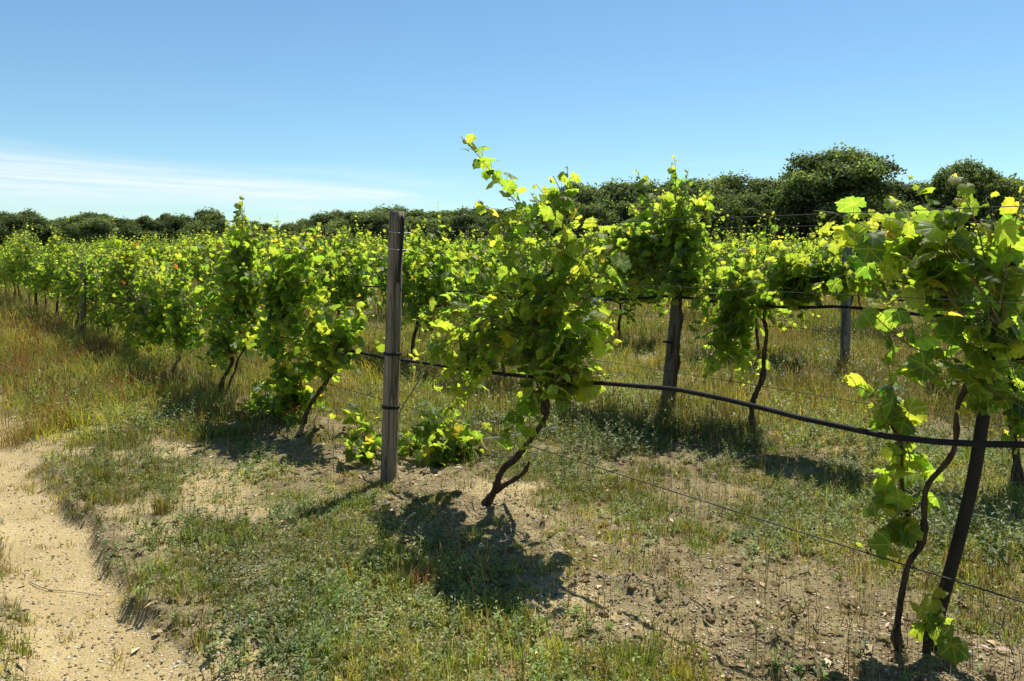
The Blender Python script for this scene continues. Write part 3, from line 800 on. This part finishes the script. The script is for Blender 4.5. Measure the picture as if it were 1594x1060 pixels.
# sprawling suckers on the ground beside the post
def sucker_vine():
    bx, by, bz = ground_at(690, 725)
    root = thing('vine_suckers', 'bright green vine shoots sprawling low on the ground behind the near wooden post', 'vine shoots', (bx, by, bz))
    g = Geo()
    for (u, v, n) in ((575, 715, 9), (640, 712, 10), (690, 722, 16), (720, 712, 12), (570, 680, 4)):
        a = np.array(ground_at(u, v))
        for _ in range(n):
            d = R.normal(size=3) * .13; d[2] = abs(R.normal()) * .16 + .08
            dress_cane(g, resample(cane_to(a, a + d, .3), .04), 0, .085, .1, .05, .4, .02)
    g.obj('foliage', [M_LEAF, M_CANE], root)
sucker_vine()

# ------------------------------------------------------------------ generic vines
def make_vine_variant(k, lod):
    """trunk mesh and foliage mesh about the origin, row along x"""
    size = (.10, .090, .125)[lod]
    ht = .64 + .14 * R.random(); lean = R.normal() * .14
    trunk = Geo()
    pts = resample(np.array([[0, 0, -.04], [lean * .4, .03 * R.normal(), ht * .35], [lean * .7, .04 * R.normal(), ht * .7], [lean, 0, ht]]), .06)
    tube(trunk, pts, .026, .017, 7, wob=.08)
    fol = Geo()
    lo, hi = -(.85 + .4 * R.random()), (.85 + .4 * R.random())
    for e in (lo, hi):
        arm = resample(np.array([[lean, 0, ht], [lean + e * .4, .03 * R.normal(), ht + .07], [lean + e * .8, .05 * R.normal(), ht + .05 * R.normal()]]), .08)
        tube(trunk, arm, .014, .008, 6, wob=.08)
    every = (.062, .062, .09)[lod]
    n = int((hi - lo) / .05 * (1.0, 3.0, 2.3)[lod])
    pk = [(lo + (hi - lo) * R.random(), .18 + .2 * R.random()) for _ in range(3)]
    for i in range(n):
        x = lo + (hi - lo) * R.random()
        a = np.array([lean + x * .8, R.normal() * .05, ht + .03])
        full = .25 + .45 * math.cos((x / (hi if x > 0 else -lo)) * 1.5) + .45 * max(math.exp(-((x - c_) / w_) ** 2) for c_, w_ in pk)
        u = R.random()
        if u < .54:
            t = a + np.array([R.normal() * .18, R.normal() * .13, (.46 + .48 * R.random()) * (.72 + .48 * full)])
            if R.random() < .12: t[2] += .22 * R.random() + .05
            cn = bez(a, .5 * (a + t) + np.array([R.normal() * .05, R.normal() * .06, .04]), t)
        else:
            t = a + np.array([R.normal() * .2, R.choice([-1, 1]) * (.12 + .2 * R.random()), .45 - .85 * R.random()])
            cn = bez(a, .5 * (a + t) + np.array([0, 0, .32]), t)
        dress_cane(fol, cn, lod, size, .08, every, .4, .035, 1.0, .0032)
    return trunk.mesh('trunk', [M_BARK]), fol.mesh('foliage', [M_LEAFB, M_CANE])

VAR1 = [make_vine_variant(k, 1) for k in range(9)]
VAR2 = [make_vine_variant(k, 2) for k in range(7)]
ROWROT = math.atan2(D[1], D[0])
ORD = ['first', 'second', 'third', 'fourth', 'fifth', 'sixth', 'seventh', 'eighth', 'ninth', 'tenth', 'eleventh', 'twelfth']

def place_vine(s, p, var, sc, flip, label, group):
    x, y = sp(s, p)
    root = thing('grapevine', label, 'grapevine', (x, y, h1(x, y)), group)
    root.rotation_euler = (0, 0, ROWROT + (math.pi if flip else 0) + random.gauss(0, .06))
    root.scale = (sc * random.uniform(.85, 1.05), sc, sc * random.choice((.86, .94, 1.0, 1.06, 1.14)) * random.uniform(.97, 1.03))
    if p > 7 and x > -.12 * y: root.scale[2] *= .84
    for nm, me in (('trunk', var[0]), ('foliage', var[1])):
        o = bpy.data.objects.new(nm, me); COL.objects.link(o); o.parent = root
    return root

def in_view(x, y, m=.70):
    return y > 1 and abs(x) < m * y + 1.2

NVINE = 0
far_list = []
def tree_front(x, y):
    """how far the vineyard reaches in this direction"""
    a = x / y
    return np.interp(a, [-.7, -.3, 0, .1, .3, .7], [92, 80, 68, 52, 46, 44])
for r in range(26):
    p = 2.6 * (r + 1)
    k = 0
    s = 1.35 + (r * .83) % 2.2
    while s < 130:
        x, y = sp(s, p)
        custom = (r == 0 and s < 12.6) or (r == 1 and s < 5.6)
        if r == 0 and not custom and s < 12.7: custom = True
        if not custom and in_view(x, y) and y < tree_front(x, y):
            if y < 46 and r < 14:
                v = random.choice(VAR1 if y < 24 else VAR2)
                if r == 0: lab, grp = 'grapevine of the nearest row beyond the grey post at the far left', 'nearest row grapevines at the far left'
                elif r < 8: lab, grp = 'leafy green grapevine in the %s trellis row back from the sandy track' % ORD[r], 'grapevines of the %s row' % ORD[r]
                else: lab, grp = 'distant grapevine whose leafy top shows over the nearer rows', 'distant grapevines'
                place_vine(s, p, v, random.uniform(.90, 1.08), random.random() < .5, lab, grp); NVINE += 1
            else:
                far_list.append((s, p))
        s += 2.2 + random.gauss(0, .12)
print('individual vines', NVINE, 'far', len(far_list))

def far_vines():
    g = Geo()
    for s, p in far_list:
        x, y = sp(s, p); z = h1(x, y)
        n = 150
        q = R.normal(size=(n, 3)) * [.55, .2, .30]; q[:, 2] = np.clip(q[:, 2], -.6, .6) + 1.12 + .25 * R.normal() * .3
        q[:, 2] += .25 * (R.random(n) < .06)
        w = np.stack([x + D[0] * q[:, 0] + N2[0] * q[:, 1], y + D[1] * q[:, 0] + N2[1] * q[:, 1], z + q[:, 2]], -1)
        nr = .62 * SUNV + .6 * R.normal(size=(n, 3)) + [0, 0, .2]
        c = palette(n, VINE_COLS, [3, 4, 4, 2, 2], .13)
        add_leaves(g, w, nr, R.normal(size=(n, 3)) + [0, 0, -.7], .15 + .11 * R.random(n), c, 2)
    tag(g.obj('far_vineyard', [M_LEAFB]), 'mass of distant vine rows whose tops form a green band in front of the trees', 'vineyard', kind='stuff')
far_vines()

# ------------------------------------------------------------------ posts, stakes, hoses, wires
def post(name, label, base, top, r0, r1, mat, group=None, sides=18):
    base = np.array(base, float); top = np.array(top, float)
    root = thing(name, label, 'post', tuple(base), group)
    g = Geo()
    n = 26
    pts = base + (top - base) * np.linspace(-.08, 1, n)[:, None]
    tube(g, pts, np.linspace(r0, r1, n) * (1 + .015 * R.normal(size=n)), None, sides, 0, wob=.018)
    g.obj('shaft', [mat], root)
    return root

def ring(parent, name, c, axis, rad, thick, mat, h=.012):
    axis = axis / np.linalg.norm(axis); a = np.cross(axis, [0, 1, 0]); a /= np.linalg.norm(a); b = np.cross(axis, a)
    t = np.linspace(0, 2 * np.pi, 25)
    g = Geo()
    for k in (-1, 0, 1):
        tube(g, c + axis * k * h * .5 + rad * (np.cos(t)[:, None] * a + np.sin(t)[:, None] * b), thick, thick, 6)
    return g.obj(name, [mat], parent)

gx, gy, gz = ground_at(605, 738)
PB0 = np.array([gx, gy, gz]); PT0 = np.array([(617.5 - CX) / F * gy, gy, CAMH - (329 - HY) / F * gy])
npost = post('wooden_post', 'nearest weathered grey wooden post with black strap at its top, left of big vine', PB0, PT0, .053, .047, M_POST)
ax = PT0 - PB0; Lp = np.linalg.norm(ax)
for hgt, rad in ((.775, .0545), (.435, .055)):
    ring(npost, 'tie', PB0 + ax * hgt / Lp, ax, rad, .004, M_RUB)
# pale wire ends stapled on
for vv, du in ((361, 22), (387, 24)):
    c = PB0 + ax * ((738 - vv) / 410)
    g = Geo()
    tube(g, resample(np.array([c + [-.045, -.028, .004], c + [-.02, -.053, .002], c + [.02, -.055, -.003], c + [.055, -.035, -.004], c + [.10, -.02, -.002]]), .01), .0022, .0022, 6)
    g.obj('wire_end', [M_ALU], npost)
g = Geo()
f = lambda u, v, o: np.array([(u - CX) / F * (gy - o), gy - o, CAMH - (v - HY) / F * (gy - o)])
tube(g, resample(np.array([f(627, 336, .042), f(626, 370, .046), f(622, 410, .05), f(620, 440, .052)]), .03), .012, .009, 8)
g.obj('strap', [M_RUB], npost)
g = Geo()
tube(g, resample(np.array([f(621, 425, .056), f(624, 450, .055), f(637, 475, .05), f(650, 500, .04), f(653, 520, .03), f(650, 533, .03)]), .02), .0035, .003, 6)
g.obj('tube', [M_RUB], npost)
g = Geo()
tube(g, resample(np.array([f(660, 580, -.1), f(640, 612, -.06), f(624, 638, -.02), f(618, 655, 0.0)]), .02), .005, .004, 6)
tag(g.obj('cane_piece', [M_TWIG]), 'thin dry cane leaning against the near wooden post', 'cane')

gx, gy, gz = ground_at(1036, 640)
T = on_row(1058, 380, 5.2)
bp = post('wooden_post', 'leaning wooden post under the tall vine of the second row', (gx, gy, gz), (T[0] + .09, gy + .05, 1.70 + gz), .050, .046, M_POSTC)
ring(bp, 'tie', np.array([gx, gy, gz]) + .6 * np.array([T[0] - gx, .05, 1.75]) / 1.75, np.array([T[0] - gx, .05, 1.75]), .052, .004, M_RUB)
gx, gy, gz = ground_at(1315, 568)
post('wooden_post', 'pale grey third row post, right of the vine with the bowed trunk', (gx, gy, gz), (gx + .04, gy, CAMH - (314 - HY) / F * gy), .052, .048, M_POSTB)
x, y = sp(15.2, 2.44); z = h1(x, y)
post('wooden_post', 'grey post in the nearest row at the far left with vine leaves around it', (x, y, z), (x + .02, y, z + 1.3), .055, .05, M_POST)
x, y = sp(22.6, 2.6); z = h1(x, y)
post('wooden_post', 'thin dark post at the left edge of the photo', (x, y, z), (x, y, z + 1.15), .035, .03, M_STAKE)
for r in range(1, 6):
    for j in range(1, 5):
        s = 4.5 + 9 * j + random.gauss(0, .1); p = 2.6 * (r + 1); x, y = sp(s, p)
        if not in_view(x, y, .66) or y > 46: continue
        z = h1(x, y)
        post('wooden_post', 'grey wooden post half hidden by leaves in the %s trellis row' % ORD[r], (x, y, z), (x + random.gauss(0, .03), y, z + random.uniform(1.65, 1.85)), .055, .05, random.choice([M_POST, M_POSTB]), 'posts of the %s row' % ORD[r], 10)
# dark stakes among the left vines
for u, p, hh, nm in ((396, 7.8, 1.75, 'slim dark stake rising through the leaves near the tall leaf spike'), (506, 7.8, 1.85, 'slim dark stake among the leaves left of the near wooden post')):
    q = on_row(u, 450, p); z = h1(q[0], q[1])
    g = Geo(); tube(g, np.array([[q[0], q[1], z - .05], [q[0], q[1], z + .9], [q[0], q[1], z + hh]]), .03, .027, 8)
    tag(g.obj('vine_stake', [M_STAKE]), nm, 'stake')

# leaning dark stake at right
pl = [(1442, 1045), (1460, 960), (1490, 850), (1516, 740), (1532, 640), (1552, 520), (1575, 400)]
pts = np.array([on_row(u, v, 2.98) for u, v in pl]); pts[0, 2] = h1(pts[0, 0], pts[0, 1]) - .08
g = Geo(); tube(g, resample(pts, .05), .023, .021, 10, wob=.02)
tag(g.obj('vine_stake', [M_STAKE]), 'black leaning stake at the right edge tied to the nearest vine', 'stake')

def line(name, label, cat, uvs, p, r, mat, group=None, off=0.0, jit=.002):
    pts = np.array([on_row(u, v, p) for u, v in uvs]); pts[:, :2] += N2 * off
    pts = resample(pts, .12)
    pts[1:-1] += R.normal(size=(len(pts) - 2, 3)) * jit
    g = Geo(); tube(g, pts, r, r, 8 if r > .006 else 5)
    return tag(g.obj(name, [mat]), label, cat, group)
line('irrigation_hose', 'thick black irrigation hose sagging along the nearest row of vines', 'hose',
     [(120, 455), (250, 487), (390, 516), (450, 527), (550, 547), (605, 558), (640, 562), (780, 582), (950, 597), (1060, 607), (1130, 621), (1200, 639), (1290, 660), (1380, 679), (1460, 688), (1594, 692), (1720, 694), (1900, 700)], 2.67, .0105, M_HOSE, jit=.001)
line('irrigation_hose', 'black irrigation hose along the second row behind the bowed trunk vine', 'hose',
     [(330, 430), (600, 447), (800, 458), (955, 466), (1035, 461), (1120, 470), (1220, 478), (1320, 478), (1410, 487), (1600, 505), (1750, 520)], 5.22, .0115, M_HOSE)
line('irrigation_hose', 'black irrigation hose of the third row slanting past the pale post', 'hose',
     [(1150, 432), (1240, 436), (1300, 441), (1370, 463), (1420, 468), (1600, 480)], 7.85, .0115, M_HOSE)

def straight(name, label, s0, s1, p, hgt, r, sag=.02, group=None):
    S = np.linspace(s0, s1, 40); pts = []
    for i, s in enumerate(S):
        x, y = sp(s, p); g_ = .45 * float(sstep(3, 12.5, p))
        pts.append((x, y, g_ + hgt - sag * math.sin(math.pi * ((s - 4.5) / 9 % 1))))
    g = Geo(); tube(g, np.array(pts), r, r, 5)
    return tag(g.obj(name, [M_WIRE]), label, 'wire', group)
straight('trellis_wire', 'topmost thin trellis wire of the nearest row, running above the big vine leaves', .2, 24, 2.60, 1.63, .0016)
straight('trellis_wire', 'trellis wire of the nearest row crossing the leaves below the topmost wire', .2, 24, 2.66, 1.34, .0011)
straight('trellis_wire', 'lowest thin wire of the nearest row, below the black hose near the ground', .2, 20, 2.68, .44, .0028, .03)
straight('trellis_wire', 'thin wire of the second row running low above the weeds', .8, 40, 5.2, .40, .0028, .03)
straight('trellis_wire', 'thin wire of the second row near the tops of its vines', .8, 40, 5.2, 1.62, .0026)
straight('trellis_wire', 'low wire of the third row in front of the dry grass', 1.5, 45, 7.8, .42, .003)

# ------------------------------------------------------------------ small plants and bits that stand out
def tuft(u, v, label, h, n, cols, spread=.05, w=.0035):
    x, y, z = ground_at(u, v)
    g = Geo()
    P = np.array([x, y, 0]) + np.column_stack([R.normal(size=(n, 2)) * spread * .5, np.zeros(n)]); P[:, 2] = height(P[:, 0], P[:, 1])
    az = np.arctan2(P[:, 1] - y, P[:, 0] - x) + R.normal(size=n) * .6
    c = palette(n, cols, [1] * len(cols))
    blades(g, P, h * (.5 + .6 * R.random(n)), np.full(n, w) * (.7 + .6 * R.random(n)), .15 + .65 * R.random(n), c, az, c * np.array([1.3, 1.1, .9]))
    tag(g.obj('grass_tuft', [M_GRASS]), label, 'grass tuft')
LG = [(.12, .16, .03), (.09, .13, .025), (.18, .18, .05)]
RG = [(.12, .13, .035), (.2, .14, .06), (.16, .16, .05)]
tuft(255, 800, 'spiky grass tuft with reddish base on the bank beside the sandy track', .17, 150, RG)
tuft(300, 840, 'small bright green grass tuft right of the reddish spiky one', .12, 110, LG, .045)
tuft(158, 752, 'yellow green grass tuft at the crumbling edge of the track', .17, 140, LG + RG)
tuft(190, 782, 'low wide grass tuft between two taller ones on the track bank', .11, 130, RG, .09)
tuft(240, 845, 'thin open grass tuft above the dark eroded edge of the track', .13, 50, LG, .06)
tuft(985, 1050, 'grass tuft with fine pale blades at the bottom edge of the photo', .13, 190, LG, .10, .0028)
tuft(625, 930, 'broad bladed green grass clump in the shade of the big vine', .14, 34, LG, .05, .009)
tuft(655, 915, 'reddish dry grass clump in the shade of the big vine', .12, 60, [(.22, .08, .05), (.2, .13, .06)], .05)
tuft(30, 690, 'tall reddish grass clump at the left edge beside the track', .22, 140, [(.24, .14, .06), (.18, .15, .05)], .12)
tuft(95, 660, 'orange brown grass clump on the bank near the left edge', .22, 140, [(.28, .16, .06), (.18, .15, .05)], .14)

def bush_weed(u, v, label, h, w, n, c, leaf=.035):
    x, y, z = ground_at(u, v)
    root = thing('leafy_weed', label, 'weed', (x, y, z))
    lf = Geo(); st = lf
    for _ in range(n):
        a = np.array([x, y, 0]) + [R.normal() * w * .5, R.normal() * w * .4, 0]; a[2] = h1(a[0], a[1])
        t = a + [R.normal() * w * .22, R.normal() * w * .22, h * (.5 + .6 * R.random())]
        pts = bez(a, .5 * (a + t) + R.normal(size=3) * .02, t, 7); tube(st, pts, .002, .001, 4, 1)
        m = 16; f_ = .15 + .85 * R.random(m); at = a + (t - a) * f_[:, None]
        az = R.random(m) * 6.28; d = np.stack([np.cos(az), np.sin(az), .4 + 0 * az], -1)
        L = leaf * (1.25 - .6 * f_) * (.7 + .6 * R.random(m))
        diamonds(lf, at, np.stack([-.4 * np.cos(az), -.4 * np.sin(az), 1 + 0 * az], -1) + R.normal(size=(m, 3)) * .3, d, L, L * .4, palette(m, c, [1] * len(c)))
    lf.obj('foliage', [M_WEED, M_CANE], root)
GW = [(.085, .13, .03), (.11, .155, .04), (.065, .10, .025)]
bush_weed(945, 705, 'bushy upright green weed patch between the first and second rows', .26, .34, 46, GW)
bush_weed(1560, 880, 'tall green weeds at the right edge behind the dark stake', .30, .4, 50, GW)
bush_weed(1480, 820, 'green weeds just left of the dark stake, behind the nearest vine', .2, .35, 34, GW)
bush_weed(1345, 700, 'pale leafy weeds between the rows below the pale third row post', .22, .5, 34, GW)
bush_weed(570, 905, 'low green weed beside the shadow of the big vine', .09, .18, 16, GW, .03)

def stick(name, label, cat, uv, r, mat, lift=.008):
    pts = np.array([ground_at(u, v) for u, v in uv]); pts[:, 2] += lift
    g = Geo(); tube(g, resample(pts, .03), r, r * .6, 6, wob=.1)
    tag(g.obj(name, [mat]), label, cat)
stick('dry_stick', 'thin dark stick lying across the sandy track', 'stick', [(45, 908), (75, 920), (110, 923), (160, 930)], .0022, M_TWIG)
stick('dry_stick', 'pale broken cane lying at the foot of the big vine', 'stick', [(748, 690), (760, 708), (790, 712)], .008, M_TWIG, .03)
stick('dry_stick', 'dark root piece lying left of the big vine trunk', 'stick', [(755, 712), (780, 716), (812, 712)], .012, M_BARK, .015)
g = Geo(); tube(g, resample(np.array([on_row(752, 683, 2.7), on_row(800, 677, 2.7), on_row(873, 664, 2.7)]), .05), .0032, .003, 5)
tag(g.obj('string', [M_ALU]), 'pale string stretched behind the trunk of the big vine', 'string')
x, y, z = ground_at(1510, 1036)
g = Geo(); tube(g, np.array([[x, y, z - .02], [x, y, z + .02], [x + .001, y, z + .05]]), .004, .0035, 8)
tag(g.obj('marker_peg', [M_ALU]), 'small white peg in the soil near the bottom right corner', 'peg')

# ------------------------------------------------------------------ trees
OAK = [(.072, .108, .034), (.096, .134, .044), (.13, .165, .060), (.052, .080, .026)]
def make_tree(k, leaf, per, tall=False):
    H = 8.0
    tr = Geo()
    th = H * (.62 if not tall else .55)
    pts = resample(np.array([[0, 0, -.3], [.1, .05, th * .3], [.15 * R.normal(), .1, th * .65], [.2 * R.normal(), 0, th]]), .4)
    tube(tr, pts, .20, .09, 9, wob=.04)
    cr = Geo()
    n = 46
    cs = []
    for i in range(n):
        d = R.normal(size=3); d /= np.linalg.norm(d)
        q = (.3 + .7 * R.random()) ** .6
        c = np.array([d[0] * 2.9, d[1] * 2.9, d[2] * 2.7]) * q + [0, 0, 4.85]
        c[2] = max(c[2], 1.5)
        cs.append((c, .55 + .95 * R.random()))
    cs.append((np.array([.3 * R.normal(), .3 * R.normal(), 7.1]), 1.0))
    for c, rad in cs[::4]:
        s0 = pts[int(len(pts) * (.45 + .4 * R.random()))]
        tube(tr, bez(s0, .5 * (s0 + c) + [0, 0, .4], c, 6), .07, .025, 5)
    for c, rad in cs:
        m = int(per * rad)
        d = R.normal(size=(m, 3)); d /= np.linalg.norm(d, axis=1)[:, None]; d[:, 2] = np.where(d[:, 2] < -.3, -d[:, 2] * .6, d[:, 2])
        rr = rad * (.55 + .5 * R.random(m) ** .6) * (1 + .25 * np.sin(d[:, 0] * 7 + c[0]) * np.sin(d[:, 1] * 6 + c[1]))
        P = c + d * rr[:, None] * [1, 1, .82]
        nr = d * .8 + R.normal(size=(m, 3)) * .55 + [0, 0, .3]
        tone = 1 + .32 * R.normal()
        col = palette(m, OAK, [3, 3, 2, 2], .15) * max(.6, tone)
        L = leaf * (.6 + .8 * R.random(m))
        diamonds(cr, P, nr, R.normal(size=(m, 3)), L, L * .8, col)
    return tr.mesh('trunk', [M_TBARK]), cr.mesh('crown', [M_TREE])
TREES = [make_tree(k, .23, 360) for k in range(7)]
BIGT = [make_tree(k, .19, 620, True) for k in range(2)]

def place_tree(name, u, vtop, depth, wide, label, group, var):
    x = (u - CX) / F * depth; gz = .45
    H = CAMH + (HY - vtop) / F * depth - gz
    root = thing(name, label, 'tree', (x, depth, gz), group)
    root.rotation_euler = (0, 0, random.random() * 6.28)
    root.scale = (H / 8.05 * wide, H / 8.05 * wide, H / 8.05)
    for nm, me in (('trunk', var[0]), ('crown', var[1])):
        o = bpy.data.objects.new(nm, me); COL.objects.link(o); o.parent = root

u = -190
while u < 400:
    top = 334 + random.gauss(0, 4) + (8 if u > 330 else 0)
    place_tree('oak_tree', u, top, 104 + random.gauss(0, 3), random.uniform(1.0, 1.25), 'dark green oak in the low line of trees along the far left horizon', 'trees of the far left wood', random.choice(TREES))
    place_tree('oak_tree', u + 14, top + 7 + random.gauss(0, 3), 98 + random.gauss(0, 2), random.uniform(1.0, 1.2), 'dark green oak in the low line of trees along the far left horizon', 'trees of the far left wood', random.choice(TREES))
    u += random.uniform(24, 36)
u = 385
while u < 880:
    top = np.interp(u, [385, 430, 500, 560, 640, 700, 760, 880], [349, 350, 332, 327, 325, 324, 327, 316]) + random.gauss(0, 3)
    place_tree('oak_tree', u, top, 86 + random.gauss(0, 3), random.uniform(1.05, 1.3), 'olive green oak in the wood behind the vineyard, above the near wooden post', 'trees of the middle wood', random.choice(TREES))
    place_tree('oak_tree', u + 12, top + 12, 79 + random.gauss(0, 2), random.uniform(1.0, 1.2), 'olive green oak in the wood behind the vineyard, above the near wooden post', 'trees of the middle wood', random.choice(TREES))
    u += random.uniform(24, 34)
u = 860
while u < 1800:
    top = np.interp(u, [860, 900, 960, 1050, 1150, 1230, 1400, 1460, 1800], [302, 286, 281, 275, 270, 277, 283, 281, 268]) + random.gauss(0, 5)
    place_tree('oak_tree', u, top, 58 + random.gauss(0, 2), random.uniform(.9, 1.1), 'dark green oak in the near wood rising behind the right half of the vineyard', 'trees of the right hand wood', random.choice(TREES))
    place_tree('oak_tree', u + 22, top + 30, 53 + random.gauss(0, 1), random.uniform(.9, 1.1), 'dark green oak in the near wood rising behind the right half of the vineyard', 'trees of the right hand wood', random.choice(TREES))
    u += random.uniform(40, 56)
place_tree('oak_tree', 1302, 229, 51, 1.08, 'tallest broad dark oak standing above the wood at right', None, BIGT[0])
place_tree('oak_tree', 1510, 243, 52, .92, 'round topped tall oak above the near vine at the right edge', None, BIGT[1])

# ------------------------------------------------------------------ sky, sun, camera
w = bpy.data.worlds.new('World'); scene.world = w; w.use_nodes = True
nt = w.node_tree; nt.nodes.clear(); g = NT(nt)
sky = g.n('ShaderNodeTexSky'); sky.sky_type = 'NISHITA'; sky.sun_disc = False
sky.sun_elevation = SUN_EL; sky.sun_rotation = SUN_AZ
sky.air_density = 1.0; sky.dust_density = .12; sky.ozone_density = 1.6
tc = g.n('ShaderNodeTexCoord'); sx = g.n('ShaderNodeSeparateXYZ'); g.l(tc.outputs['Generated'], sx.inputs[0])
az = g.math('ARCTAN2', sx.outputs[0], sx.outputs[1]); el = g.math('ARCSINE', sx.outputs[2])
cv = g.n('ShaderNodeCombineXYZ'); g.l(g.math('MULTIPLY', az, 3.0), cv.inputs[0]); g.l(g.math('MULTIPLY', g.math('SUBTRACT', el, g.math('MULTIPLY', az, -.045)), 42), cv.inputs[1])
n1 = g.noise(cv.outputs[0], 1.0, 5, .55)
mask = g.math('MULTIPLY', g.ramp(el, .035, .06), g.ramp(el, .115, .075))
mask = g.math('MULTIPLY', mask, g.ramp(az, -.02, -.2))
cl = g.math('MULTIPLY', g.math('MULTIPLY', g.ramp(n1, .36, .62), mask), .8)
lft = g.math('SUBTRACT', -.1, az)
cen = g.math('ADD', .0735, g.math('MULTIPLY', lft, .022)); wid = g.math('ADD', .009, g.math('MULTIPLY', lft, .075))
dd = g.math('DIVIDE', g.math('ABSOLUTE', g.math('SUBTRACT', el, cen)), wid)
cv2 = g.n('ShaderNodeCombineXYZ'); g.l(g.math('MULTIPLY', az, 5.0), cv2.inputs[0]); g.l(g.math('MULTIPLY', g.math('SUBTRACT', el, g.math('MULTIPLY', az, -.03)), 130), cv2.inputs[1])
n2 = g.noise(cv2.outputs[0], 1.0, 6, .6)
stk = g.math('MULTIPLY', g.math('MULTIPLY', g.ramp(dd, 1.0, .15), g.ramp(n2, .18, .62)), g.ramp(lft, 0, .06))
cl = g.math('MAXIMUM', g.math('MULTIPLY', cl, .75), g.math('MULTIPLY', stk, .8))
m2 = g.math('MULTIPLY', g.math('MULTIPLY', g.ramp(el, .07, .085), g.ramp(el, .12, .10)), g.math('MULTIPLY', g.ramp(az, .1, .18), g.ramp(az, .4, .3)))
cl = g.math('ADD', cl, g.math('MULTIPLY', g.math('MULTIPLY', g.ramp(n1, .5, .7), m2), .5))
colr = g.mix(cl, g.mix(1.0, sky.outputs[0], (.77, 1.0, 1.06), 'MULTIPLY'), (7.6, 8.0, 8.3))
bg = g.n('ShaderNodeBackground'); bg.inputs[1].default_value = .078; g.l(colr, bg.inputs[0])
out = g.n('ShaderNodeOutputWorld'); g.l(bg.outputs[0], out.inputs[0])

sl = bpy.data.lights.new('sun', 'SUN'); sl.energy = 5.0; sl.angle = math.radians(.53); sl.color = (1, .95, .86)
so = bpy.data.objects.new('sun', sl); COL.objects.link(so); so.location = (0, 0, 30)
so.rotation_euler = Vector(SUNV).to_track_quat('Z', 'Y').to_euler()

cam = bpy.data.cameras.new('camera'); co = bpy.data.objects.new('camera', cam); COL.objects.link(co)
cam.sensor_width = 36; cam.lens = F / 1594 * 36
cam.shift_y = -(530 - HY) / 1594
cam.clip_start = .05; cam.clip_end = 2000
co.location = (0, 0, CAMH); co.rotation_euler = (math.pi / 2, 0, 0)
scene.camera = co
scene.view_settings.view_transform = 'Standard'; scene.view_settings.look = 'None'
scene.view_settings.exposure = .72; scene.view_settings.gamma = 1
scene.cycles.max_bounces = 8; scene.cycles.transmission_bounces = 4; scene.cycles.diffuse_bounces = 4
